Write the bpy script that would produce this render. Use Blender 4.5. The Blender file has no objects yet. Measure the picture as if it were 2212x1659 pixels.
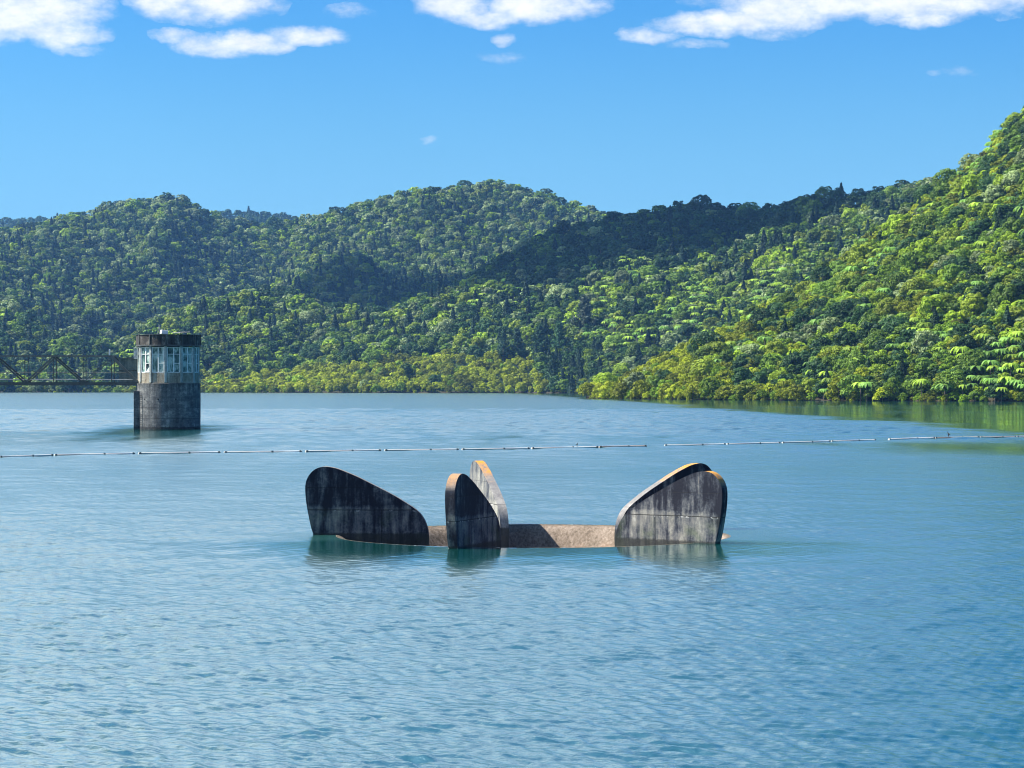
import bpy, bmesh, math, random
import numpy as np
from mathutils import Vector, Matrix

random.seed(7)
RNG = np.random.default_rng(7)
C = bpy.context.scene.collection
PI = math.pi

# ------------------------------------------------------------------ camera and layout frame
CAM_H = 4.085
FPX, CX, HY = 5400.0, 1106.0, 833.0


def at(px, py, d):
    """a point seen at px, py (2212 wide photo frame) at distance d"""
    return Vector(((px - CX) / FPX * d, d, CAM_H + (HY - py) / FPX * d))


cam = bpy.data.cameras.new('camera')
cam.sensor_width = 36.0
cam.lens = FPX / 2212.0 * 36.0
cam.shift_y = 3.5 / 2212.0
cam.clip_start = 0.5
cam.clip_end = 30000.0
cam_o = bpy.data.objects.new('camera', cam)
C.objects.link(cam_o)
cam_o.location = (0, 0, CAM_H)
cam_o.rotation_euler = (PI / 2, 0, 0)
bpy.context.scene.camera = cam_o

# ------------------------------------------------------------------ light
SUN_EL = math.radians(48)
SUN_AZ = math.radians(-85)          # measured from +Y towards +X
sdir = Vector((math.sin(SUN_AZ) * math.cos(SUN_EL), math.cos(SUN_AZ) * math.cos(SUN_EL), math.sin(SUN_EL)))
sun = bpy.data.lights.new('sun', 'SUN')
sun.energy = 5.0
sun.angle = math.radians(0.5)
sun.color = (1.0, 0.95, 0.86)
sun_o = bpy.data.objects.new('sun', sun)
C.objects.link(sun_o)
sun_o.rotation_euler = sdir.to_track_quat('Z', 'Y').to_euler()
sun_o.location = sdir * 500


# ------------------------------------------------------------------ node helper
class NT:
    def __init__(self, tree):
        self.t = tree
        self.n = tree.nodes
        self.l = tree.links

    def new(self, typ, **kw):
        nd = self.n.new(typ)
        ins = kw.pop('ins', {})
        for k, v in kw.items():
            setattr(nd, k, v)
        for k, v in ins.items():
            self.put(nd.inputs[k], v)
        return nd

    def put(self, sock, v):
        if isinstance(v, bpy.types.NodeSocket):
            self.l.new(v, sock)
        elif isinstance(v, bpy.types.Node):
            self.l.new(v.outputs[0], sock)
        else:
            if isinstance(v, (tuple, list)) and len(v) == 3 and sock.type == 'RGBA':
                v = (*v, 1.0)
            sock.default_value = v

    def math(self, op, a, b=0.0, c=0.0, clamp=False):
        nd = self.new('ShaderNodeMath', operation=op, use_clamp=clamp)
        self.put(nd.inputs[0], a)
        self.put(nd.inputs[1], b)
        self.put(nd.inputs[2], c)
        return nd.outputs[0]

    def vmath(self, op, a, b=(0, 0, 0)):
        nd = self.new('ShaderNodeVectorMath', operation=op)
        self.put(nd.inputs[0], a)
        self.put(nd.inputs[1], b)
        return nd.outputs['Value'] if op in ('LENGTH', 'DOT_PRODUCT', 'DISTANCE') else nd.outputs[0]

    def mix(self, f, a, b, blend='MIX'):
        nd = self.new('ShaderNodeMix', data_type='RGBA', blend_type=blend)
        self.put(nd.inputs[0], f)
        self.put(nd.inputs[6], a)
        self.put(nd.inputs[7], b)
        return nd.outputs[2]

    def noise(self, vec, scale, detail=4.0, rough=0.55, dist=0.0):
        nd = self.new('ShaderNodeTexNoise')
        self.put(nd.inputs['Vector'], vec)
        self.put(nd.inputs['Scale'], scale)
        self.put(nd.inputs['Detail'], detail)
        self.put(nd.inputs['Roughness'], rough)
        self.put(nd.inputs['Distortion'], dist)
        return nd.outputs[0]

    def ramp(self, f, stops):
        nd = self.new('ShaderNodeValToRGB')
        cr = nd.color_ramp
        while len(cr.elements) < len(stops):
            cr.elements.new(0.5)
        for e, (p, c) in zip(cr.elements, stops):
            e.position = p
            e.color = (*c, 1.0) if len(c) == 3 else c
        self.put(nd.inputs[0], f)
        return nd.outputs[0]

    def smooth(self, v, lo, hi, o0=0.0, o1=1.0):
        nd = self.new('ShaderNodeMapRange', interpolation_type='SMOOTHSTEP')
        self.put(nd.inputs[0], v)
        self.put(nd.inputs[1], lo)
        self.put(nd.inputs[2], hi)
        self.put(nd.inputs[3], o0)
        self.put(nd.inputs[4], o1)
        return nd.outputs[0]

    def xyz(self, v):
        nd = self.new('ShaderNodeSeparateXYZ')
        self.put(nd.inputs[0], v)
        return nd.outputs

    def comb(self, x, y, z):
        nd = self.new('ShaderNodeCombineXYZ')
        self.put(nd.inputs[0], x)
        self.put(nd.inputs[1], y)
        self.put(nd.inputs[2], z)
        return nd.outputs[0]

    def scale(self, v, s):
        return self.vmath('MULTIPLY', v, s)


def material(name):
    m = bpy.data.materials.new(name)
    m.use_nodes = True
    nt = NT(m.node_tree)
    b = nt.n['Principled BSDF']
    return m, nt, b


def obj_coord(nt):
    return nt.new('ShaderNodeTexCoord').outputs['Object']


def world_pos(nt):
    return nt.new('ShaderNodeNewGeometry').outputs['Position']


def bump(nt, h, dist, strength=1.0):
    nd = nt.new('ShaderNodeBump')
    nd.inputs['Strength'].default_value = strength
    nd.inputs['Distance'].default_value = dist
    nt.put(nd.inputs['Height'], h)
    return nd.outputs[0]


# ------------------------------------------------------------------ sky
SKY_STRENGTH = 0.115


def build_world():
    w = bpy.data.worlds.new('World')
    bpy.context.scene.world = w
    w.use_nodes = True
    nt = NT(w.node_tree)
    out = nt.n['World Output']
    bg = nt.n['Background']
    sky = nt.new('ShaderNodeTexSky', sky_type='NISHITA', sun_disc=False)
    sky.sun_elevation = SUN_EL
    sky.sun_rotation = SUN_AZ
    sky.altitude = 100
    sky.air_density = 1.0
    sky.dust_density = 1.9
    sky.ozone_density = 2.2
    hs = nt.new('ShaderNodeHueSaturation', ins={'Saturation': 1.32, 'Hue': 0.492, 'Value': 1.0, 'Color': sky.outputs[0]})
    tinted = nt.mix(1.0, hs.outputs[0], (0.160, 0.398, 0.615), 'MULTIPLY')
    zen = nt.xyz(nt.new('ShaderNodeTexCoord').outputs['Generated'])[2]
    tinted = nt.mix(nt.smooth(zen, 0.165, 0.015, 0.0, 0.97), tinted, (0.98, 2.25, 3.25))
    nt.put(bg.inputs[0], tinted)
    bg.inputs[1].default_value = SKY_STRENGTH
    # clouds: by direction. q = direction / |y| gives the position on a wall far to the north
    d = nt.new('ShaderNodeTexCoord').outputs['Generated']
    x, y, z = nt.xyz(d)[:3]
    ay = nt.math('MAXIMUM', y, 0.05)
    u = nt.math('DIVIDE', x, ay)
    v = nt.math('DIVIDE', z, ay)
    p = nt.comb(u, v, 0.0)
    # warp
    wn = nt.new('ShaderNodeTexNoise', ins={'Vector': p, 'Scale': 40.0, 'Detail': 5.0, 'Roughness': 0.6})
    wv = nt.vmath('SUBTRACT', wn.outputs['Color'], (0.5, 0.5, 0.5))
    pw = nt.vmath('ADD', p, nt.scale(wv, (0.022, 0.011, 0.0)))
    ux, vx = nt.xyz(pw)[:2]
    blobs = [  # photo px: cx, cy, rx, ry, weight
        (60, 10, 150, 75, 1.0), (120, 70, 90, 34, 0.9), (445, -8, 150, 50, 1.0), (500, 95, 115, 26, .95), (650, 78, 90, 20, .8), (380, 80, 50, 16, .6),
        (985, 0, 80, 42, 1.0), (1060, 35, 90, 22, .8), (1160, 12, 120, 40, 1.0), (1400, 74, 55, 16, .7), (1570, 48, 140, 26, .95),
        (1680, 20, 110, 52, 1.0), (1900, -2, 330, 42, 1.0), (1990, 42, 70, 20, .7), (2160, 14, 45, 26, .4), (1080, 125, 40, 12, .28), (1075, 84, 24, 12, .36),
        (2050, 152, 40, 8, .26), (930, 298, 12, 9, .3), (165, 112, 50, 10, .3), (760, 30, 50, 14, .28), (1500, 94, 60, 10, .3),
    ]
    tot = None
    for (bx, by, rx, ry, wt) in blobs:
        uu = nt.math('MULTIPLY', nt.math('SUBTRACT', ux, (bx - CX) / FPX), FPX / rx)
        vv = nt.math('MULTIPLY', nt.math('SUBTRACT', vx, (HY - by) / FPX), FPX / ry)
        r2 = nt.math('ADD', nt.math('MULTIPLY', uu, uu), nt.math('MULTIPLY', vv, vv))
        g = nt.math('MULTIPLY', nt.math('SUBTRACT', 1.25, nt.math('MULTIPLY', r2, 0.75)), wt)
        g = nt.math('MAXIMUM', g, 0.0)
        tot = g if tot is None else nt.math('MAXIMUM', tot, g)
    fb = nt.noise(nt.scale(p, (1.0, 1.9, 1.0)), 60.0, 10.0, 0.66)
    dens = nt.math('ADD', tot, nt.math('MULTIPLY', nt.math('SUBTRACT', fb, 0.5), 2.1))
    cov = nt.smooth(dens, -0.1, 1.4)
    cov = nt.math('MULTIPLY', cov, nt.math('GREATER_THAN', tot, 0.001))
    # generic scattered cloud overhead and all round
    az = nt.math('MAXIMUM', z, 0.02)
    q = nt.comb(nt.math('DIVIDE', x, az), nt.math('DIVIDE', y, az), 0.0)
    fo = nt.noise(q, 0.9, 8.0, 0.6, 0.2)
    co = nt.smooth(nt.math('SUBTRACT', fo, nt.math('MULTIPLY', x, 0.40)), 0.40, 0.58)
    hi = nt.smooth(z, 0.156, 0.20)
    co = nt.math('MULTIPLY', nt.math('MULTIPLY', co, hi), nt.smooth(z, 0.5, 0.27, 0.10, 0.95))
    cover = nt.math('MAXIMUM', cov, co)
    # cloud body slightly greyer where thin towards its underside
    tex = nt.noise(nt.scale(p, (1.0, 1.6, 1.0)), 90.0, 6.0, 0.6)
    ccol = nt.mix(nt.smooth(tex, 0.3, 0.65), (0.80, 0.84, 0.88), (1.0, 1.0, 0.985))
    cb = nt.new('ShaderNodeBackground', ins={'Color': ccol, 'Strength': nt.math('MULTIPLY_ADD', hi, 0.20, 0.452)})
    mx = nt.new('ShaderNodeMixShader')
    nt.put(mx.inputs[0], cover)
    nt.l.new(bg.outputs[0], mx.inputs[1])
    nt.l.new(cb.outputs[0], mx.inputs[2])
    nt.l.new(mx.outputs[0], out.inputs[0])


build_world()


# ------------------------------------------------------------------ mesh helpers
def tag(o, label=None, cat=None, group=None, kind=None):
    if label:
        o['label'] = label
    if cat:
        o['category'] = cat
    if group:
        o['group'] = group
    if kind:
        o['kind'] = kind
    return o


def np_mesh(name, verts, faces, mat=None, smooth=False, col=None):
    """verts (N,3); faces (M,k) all of one size k"""
    me = bpy.data.meshes.new(name)
    v = np.ascontiguousarray(verts, dtype=np.float32)
    f = np.ascontiguousarray(faces, dtype=np.int32)
    m, k = f.shape
    me.vertices.add(len(v))
    me.vertices.foreach_set('co', v.ravel())
    me.loops.add(m * k)
    me.loops.foreach_set('vertex_index', f.ravel())
    me.polygons.add(m)
    me.polygons.foreach_set('loop_start', np.arange(0, m * k, k, dtype=np.int32))
    me.update(calc_edges=True)
    if smooth:
        me.polygons.foreach_set('use_smooth', np.ones(m, dtype=bool))
    if col is not None:
        a = me.attributes.new('tint', 'FLOAT_COLOR', 'FACE')
        cc = np.ones((m, 4), dtype=np.float32)
        cc[:, :3] = col
        a.data.foreach_set('color', cc.ravel())
    if mat:
        me.materials.append(mat)
    return me


def link(name, me, parent=None, loc=None, rot=None):
    o = bpy.data.objects.new(name, me)
    C.objects.link(o)
    if parent is not None:
        o.parent = parent
    if loc is not None:
        o.location = loc
    if rot is not None:
        o.rotation_euler = rot
    return o


def empty(name, loc=(0, 0, 0), rz=0.0):
    o = bpy.data.objects.new(name, None)
    C.objects.link(o)
    o.empty_display_size = 0.5
    o.location = loc
    o.rotation_euler = (0, 0, rz)
    return o


class B:
    """collects shapes in a bmesh"""

    def __init__(self):
        self.bm = bmesh.new()

    def box(self, c, size, rot=None):
        m = Matrix.Translation(Vector(c))
        if rot is not None:
            m = m @ rot.to_4x4()
        m = m @ Matrix.Diagonal((*size, 1.0))
        bmesh.ops.create_cube(self.bm, size=1.0, matrix=m)
        return self

    def bar(self, a, b, w, h=None, up=(0, 0, 1)):
        """rectangular bar from a to b"""
        a, b = Vector(a), Vector(b)
        d = b - a
        L = d.length
        zax = d.normalized()
        upv = Vector(up)
        if abs(zax.dot(upv)) > 0.98:
            upv = Vector((0, 1, 0))
        xax = upv.cross(zax).normalized()
        yax = zax.cross(xax)
        rot = Matrix((xax, yax, zax)).transposed()
        return self.box((a + b) / 2, (w, h or w, L), rot)

    def tube(self, a, b, r0, r1=None, seg=12):
        a, b = Vector(a), Vector(b)
        d = b - a
        q = d.to_track_quat('Z', 'Y')
        m = Matrix.Translation((a + b) / 2) @ q.to_matrix().to_4x4()
        bmesh.ops.create_cone(self.bm, cap_ends=True, segments=seg, radius1=r0, radius2=r1 if r1 is not None else r0, depth=d.length, matrix=m)
        return self

    def ngon(self, pts):
        vs = [self.bm.verts.new(p) for p in pts]
        return self.bm.faces.new(vs)

    def lathe(self, prof, seg=96, closed=False, a0=0.0, a1=2 * PI):
        """profile of (r, z) turned about z; normals point left of travel direction when seen in r,z"""
        full = abs((a1 - a0) - 2 * PI) < 1e-6
        n = seg if full else seg + 1
        rings = []
        for (r, z) in prof:
            rings.append([self.bm.verts.new((r * math.cos(a0 + (a1 - a0) * i / seg), r * math.sin(a0 + (a1 - a0) * i / seg), z)) for i in range(n)])
        np_ = len(rings)
        for j in range(np_ if closed else np_ - 1):
            A, Bq = rings[j], rings[(j + 1) % np_]
            for i in range(seg):
                i2 = (i + 1) % n
                self.bm.faces.new((A[i], A[i2], Bq[i2], Bq[i]))
        return self

    def bevel(self, w=0.01, seg=1):
        bmesh.ops.bevel(self.bm, geom=list(self.bm.edges), offset=w, segments=seg, affect='EDGES', clamp_overlap=True)
        return self

    def build(self, name, mat, parent=None, loc=None, rot=None, smooth=False):
        bmesh.ops.recalc_face_normals(self.bm, faces=list(self.bm.faces))
        me = bpy.data.meshes.new(name)
        self.bm.to_mesh(me)
        self.bm.free()
        if smooth:
            for p in me.polygons:
                p.use_smooth = True
        me.materials.append(mat)
        return link(name, me, parent, loc, rot)


# ------------------------------------------------------------------ value noise on arrays
def vnoise(x, y, seed=0):
    xi = np.floor(x).astype(np.int64)
    yi = np.floor(y).astype(np.int64)
    fx, fy = x - xi, y - yi
    fx = fx * fx * (3 - 2 * fx)
    fy = fy * fy * (3 - 2 * fy)

    def h(a, b):
        n = (a * 374761393 + b * 668265263 + seed * 1442695041) & 0xFFFFFFFF
        n = ((n ^ (n >> 13)) * 1274126177) & 0xFFFFFFFF
        n = n ^ (n >> 16)
        return (n & 0xFFFF) / 65535.0

    return (h(xi, yi) * (1 - fx) + h(xi + 1, yi) * fx) * (1 - fy) + (h(xi, yi + 1) * (1 - fx) + h(xi + 1, yi + 1) * fx) * fy


def fbm(x, y, oct=4, seed=0):
    t, a, s = 0.0, 0.5, 1.0
    for i in range(oct):
        t = t + a * vnoise(x * s, y * s, seed + i * 17)
        a *= 0.5
        s *= 2.03
    return t


# ------------------------------------------------------------------ materials
def mat_leaf(name, trans=0.22, rough=0.55):
    m, nt, b = material(name)
    tint = nt.new('ShaderNodeAttribute', attribute_name='tint').outputs['Color']
    oc = nt.new('ShaderNodeObjectInfo').outputs['Color']
    col = nt.mix(1.0, tint, oc, 'MULTIPLY')
    nt.put(b.inputs['Base Color'], col)
    b.inputs['Roughness'].default_value = rough
    b.inputs['Specular IOR Level'].default_value = 0.14
    tr = nt.new('ShaderNodeBsdfTranslucent', ins={'Color': nt.mix(1.0, col, (1.25, 1.35, 0.6), 'MULTIPLY')})
    mx = nt.new('ShaderNodeMixShader')
    mx.inputs[0].default_value = trans
    nt.l.new(b.outputs[0], mx.inputs[1])
    nt.l.new(tr.outputs[0], mx.inputs[2])
    nt.l.new(mx.outputs[0], nt.n['Material Output'].inputs[0])
    return m


def mat_simple(name, col, rough=0.7, var=0.3, scale=3.0, metal=0.0, streak=None):
    m, nt, b = material(name)
    p = obj_coord(nt)
    n = nt.noise(nt.scale(p, streak) if streak else p, scale, 5.0, 0.6)
    dark = tuple(c * (1 - var) for c in col)
    lite = tuple(min(1, c * (1 + var)) for c in col)
    nt.put(b.inputs['Base Color'], nt.ramp(n, [(0.3, dark), (0.7, lite)]))
    b.inputs['Roughness'].default_value = rough
    b.inputs['Metallic'].default_value = metal
    return m


def mat_terrain():
    m, nt, b = material('forest_floor')
    p = world_pos(nt)
    n = nt.noise(p, 0.35, 6.0, 0.65)
    col = nt.ramp(n, [(0.3, (0.012, 0.022, 0.008)), (0.55, (0.028, 0.05, 0.014)), (0.75, (0.06, 0.055, 0.028))])
    z = nt.xyz(p)[2]
    bank = nt.smooth(nt.math('ADD', z, nt.math('MULTIPLY', n, -2.5)), -0.9, 0.3, 1.0, 0.0)
    col = nt.mix(bank, col, (0.045, 0.038, 0.022))
    nt.put(b.inputs['Base Color'], col)
    b.inputs['Roughness'].default_value = 0.95
    b.inputs['Specular IOR Level'].default_value = 0.1
    nt.put(b.inputs['Normal'], bump(nt, n, 0.8))
    return m


def mat_water():
    m, nt, b = material('lake_water')
    p = world_pos(nt)
    b.inputs['Base Color'].default_value = (0.002, 0.052, 0.044, 1)
    b.inputs['IOR'].default_value = 1.5
    amp = nt.new('ShaderNodeAttribute', attribute_name='ripple').outputs['Fac']
    rough = nt.new('ShaderNodeAttribute', attribute_name='rough').outputs['Fac']
    nt.put(b.inputs['Roughness'], rough)
    # the smallest ripples, too fine for the mesh
    rot = nt.new('ShaderNodeVectorRotate', rotation_type='Z_AXIS')
    nt.put(rot.inputs['Vector'], p)
    rot.inputs['Angle'].default_value = math.radians(-43)
    r = rot.outputs[0]
    n1 = nt.noise(nt.scale(r, (1.0, 0.5, 1.0)), 11.0, 3.0, 0.6, 0.3)
    h = nt.math('MULTIPLY', nt.math('MULTIPLY', n1, 0.012), amp)
    nrm = bump(nt, h, 1.0)
    nt.put(b.inputs['Normal'], nrm)
    gl = nt.new('ShaderNodeBsdfGlossy', ins={'Color': (0.77, 0.96, 1.0), 'Roughness': rough, 'Normal': nrm})
    mx = nt.new('ShaderNodeMixShader')
    mx.inputs[0].default_value = 0.30
    nt.l.new(b.outputs[0], mx.inputs[1])
    nt.l.new(gl.outputs[0], mx.inputs[2])
    nt.l.new(mx.outputs[0], nt.n['Material Output'].inputs[0])
    return m


def mat_fin():
    m, nt, b = material('weathered_spillway_concrete')
    p = obj_coord(nt)
    info = nt.new('ShaderNodeObjectInfo')
    oc = info.outputs['Color']
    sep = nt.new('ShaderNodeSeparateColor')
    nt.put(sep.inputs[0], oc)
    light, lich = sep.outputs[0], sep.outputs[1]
    rnd = nt.math('MULTIPLY', info.outputs['Random'], 37.0)
    pr = nt.vmath('ADD', p, nt.comb(rnd, rnd, 0.0))
    x, y, z = nt.xyz(p)[:3]
    st = nt.noise(nt.scale(pr, (1.0, 1.0, 0.14)), 4.2, 7.0, 0.62)
    bl = nt.noise(pr, 2.1, 8.0, 0.65, 0.3)
    fi = nt.noise(pr, 17.0, 6.0, 0.7)
    f = nt.math('ADD', nt.math('MULTIPLY', nt.math('SUBTRACT', st, 0.2), 0.9), nt.math('ADD', nt.math('MULTIPLY', nt.math('SUBTRACT', bl, 0.25), 0.5), nt.math('MULTIPLY', fi, 0.25)))
    low = nt.smooth(nt.math('ADD', z, nt.math('MULTIPLY', bl, -0.25)), 0.60, 0.72, 0.11, 0.0)
    f2 = nt.math('ADD', nt.math('ADD', f, low), nt.math('MULTIPLY', nt.math('SUBTRACT', light, 0.5), 0.34))  # per-fin lightness; the shade on shaded faces is painted in here
    col = nt.ramp(f2, [(0.38, (0.010, 0.012, 0.022)), (0.46, (0.036, 0.041, 0.055)), (0.54, (0.105, 0.11, 0.118)), (0.63, (0.19, 0.186, 0.17)), (0.76, (0.36, 0.35, 0.31))])  # darkest stops tinted navy, painting in blue skylight on shaded faces
    # green algae low down
    alg = nt.smooth(nt.noise(pr, 1.2, 4.0, 0.6), 0.5, 0.68)
    alg = nt.math('MULTIPLY', alg, nt.smooth(z, 0.85, 0.2, 0.0, 0.45))
    col = nt.mix(alg, col, (0.08, 0.11, 0.05))
    # wet band at the waterline
    wet = nt.smooth(nt.math('ADD', z, nt.math('MULTIPLY', fi, 0.08)), 0.05, 0.13, 0.8, 0.0)
    col = nt.mix(wet, col, (0.02, 0.022, 0.02))
    # construction joints
    jz = nt.math('ABSOLUTE', nt.math('SUBTRACT', nt.math('ADD', z, nt.math('MULTIPLY', bl, 0.03)), 0.70))
    j1 = nt.math('LESS_THAN', jz, 0.011)
    jx = nt.math('ABSOLUTE', nt.math('SUBTRACT', nt.math('ADD', x, nt.math('MULTIPLY', bl, 0.03)), 4.15))
    j2 = nt.math('MULTIPLY', nt.math('LESS_THAN', jx, 0.010), nt.math('LESS_THAN', z, 0.68))
    jz3 = nt.math('ABSOLUTE', nt.math('SUBTRACT', nt.math('ADD', z, nt.math('MULTIPLY', bl, 0.02)), 1.31))
    j3 = nt.math('MULTIPLY', nt.math('LESS_THAN', jz3, 0.006), 0.7)
    j = nt.math('MAXIMUM', j3, nt.math('MAXIMUM', j1, j2))
    col = nt.mix(nt.math('MULTIPLY', j, 0.85), col, (0.012, 0.012, 0.012))
    # pale lime run just under the joint, in patches
    lime = nt.math('MULTIPLY', nt.math('LESS_THAN', nt.math('ABSOLUTE', nt.math('SUBTRACT', z, 0.665)), 0.02), nt.smooth(nt.noise(pr, 5.0, 3.0), 0.58, 0.66, 0.0, 0.6))
    col = nt.mix(lime, col, (0.5, 0.5, 0.48))
    # lichen on the top edges
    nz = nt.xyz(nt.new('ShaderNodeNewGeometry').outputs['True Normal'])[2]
    le = nt.math('MULTIPLY', nt.smooth(nz, 0.25, 0.6), nt.smooth(nt.math('ADD', z, nt.math('MULTIPLY', bl, 0.9)), 1.75, 2.3))
    ln = nt.smooth(nt.math('ADD', fi, nt.math('MULTIPLY', bl, 0.5)), 0.55, 0.78)
    ledge = nt.math('MULTIPLY', nt.math('MULTIPLY', le, ln), lich)
    # a little lichen trails down the faces from the crown
    lt = nt.math('MULTIPLY', nt.smooth(z, 1.5, 1.9), nt.smooth(st, 0.6, 0.7))
    lt = nt.math('MULTIPLY', nt.math('MULTIPLY', lt, lich), 0.5)
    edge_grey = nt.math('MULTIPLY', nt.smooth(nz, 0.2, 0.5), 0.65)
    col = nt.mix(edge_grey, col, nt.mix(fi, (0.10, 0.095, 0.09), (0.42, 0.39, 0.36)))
    col = nt.mix(nt.math('MAXIMUM', ledge, lt), col, nt.mix(fi, (0.32, 0.10, 0.02), (0.72, 0.34, 0.02)))
    nt.put(b.inputs['Base Color'], col)
    b.inputs['Roughness'].default_value = 0.88
    b.inputs['Specular IOR Level'].default_value = 0.25
    hh = nt.math('SUBTRACT', nt.math('ADD', nt.math('MULTIPLY', fi, 0.5), nt.math('MULTIPLY', bl, 0.5)), nt.math('MULTIPLY', j, 0.7))
    nt.put(b.inputs['Normal'], bump(nt, hh, 0.02))
    return m


def mat_funnel():
    m, nt, b = material('pebbly_crest_concrete')
    p = obj_coord(nt)
    z = nt.xyz(p)[2]
    n = nt.noise(nt.scale(p, (1, 1, 0.5)), 14.0, 8.0, 0.75)
    c = nt.noise(p, 1.0, 5.0, 0.6)
    col = nt.ramp(nt.math('ADD', nt.math('MULTIPLY', n, 0.7), nt.math('MULTIPLY', c, 0.3)),
                  [(0.36, (0.06, 0.042, 0.025)), (0.46, (0.165, 0.122, 0.085)), (0.58, (0.285, 0.222, 0.168)), (0.72, (0.55, 0.47, 0.39))])
    rust = nt.math('MULTIPLY', nt.smooth(c, 0.48, 0.62), nt.smooth(z, -0.3, -0.9, 0.0, 0.55))
    col = nt.mix(rust, col, (0.26, 0.12, 0.05))
    rim = nt.smooth(z, -0.06, 0.0)
    gr = nt.noise(p, 9.0, 6.0, 0.7)
    col = nt.mix(rim, col, nt.ramp(gr, [(0.4, (0.05, 0.045, 0.03)), (0.55, (0.11, 0.09, 0.065)), (0.65, (0.24, 0.11, 0.03))]))
    nt.put(b.inputs['Base Color'], col)
    b.inputs['Roughness'].default_value = 0.85
    nt.put(b.inputs['Normal'], bump(nt, n, 0.03))
    return m


def mat_tower_concrete(name, lo, mid, hi, stain=0.5, waterline=True):
    m, nt, b = material(name)
    p = obj_coord(nt)
    x, y, z = nt.xyz(p)[:3]
    st = nt.noise(nt.scale(p, (1, 1, 0.16)), 2.6, 7.0, 0.65)
    bl = nt.noise(nt.scale(p, (1, 1, 1.8)), 1.1, 8.0, 0.68)
    fi = nt.noise(p, 8.0, 5.0, 0.7)
    f = nt.math('ADD', nt.math('MULTIPLY', st, stain), nt.math('ADD', nt.math('MULTIPLY', bl, 0.8 - stain), nt.math('MULTIPLY', fi, 0.2)))
    col = nt.ramp(f, [(0.38, lo), (0.52, mid), (0.66, hi)])
    if waterline:
        # pour lines in the shaft
        for zz in (1.05, 2.05, 3.05):
            jj = nt.math('LESS_THAN', nt.math('ABSOLUTE', nt.math('SUBTRACT', nt.math('ADD', z, nt.math('MULTIPLY', bl, 0.06)), zz)), 0.03)
            col = nt.mix(nt.math('MULTIPLY', jj, 0.5), col, (0.03, 0.03, 0.03))
        wet = nt.smooth(nt.math('ADD', z, nt.math('MULTIPLY', fi, 0.2)), 0.28, 0.42, 0.85, 0.0)
        col = nt.mix(wet, col, (0.015, 0.016, 0.018))
        top = nt.smooth(nt.math('ADD', z, nt.math('MULTIPLY', st, -2.2)), 2.4, 3.4, 0.0, 0.75)
        col = nt.mix(top, col, (0.03, 0.032, 0.03))
    nt.put(b.inputs['Base Color'], col)
    b.inputs['Roughness'].default_value = 0.88
    b.inputs['Specular IOR Level'].default_value = 0.25
    nt.put(b.inputs['Normal'], bump(nt, nt.math('ADD', fi, bl), 0.04))
    return m


def mat_glass_pane():
    m, nt, b = material('dusty_window_glass')
    p = obj_coord(nt)
    n = nt.noise(nt.scale(p, (1, 1, 0.45)), 2.3, 4.0, 0.6, 0.5)
    col = nt.ramp(n, [(0.36, (0.015, 0.04, 0.036)), (0.46, (0.09, 0.17, 0.15)), (0.58, (0.42, 0.52, 0.47))])
    nt.put(b.inputs['Base Color'], col)
    b.inputs['Roughness'].default_value = 0.3
    b.inputs['Specular IOR Level'].default_value = 0.3
    return m


# ------------------------------------------------------------------ positions of the built things
SPX, SPD = (1151.6 - CX) / FPX * 68.3, 68.3
TWD = 235.0
TWX = (364.0 - CX) / FPX * TWD


# ------------------------------------------------------------------ lake
def smooth01(x, lo, hi):
    t = np.clip((x - lo) / (hi - lo), 0, 1)
    return t * t * (3 - 2 * t)


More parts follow.
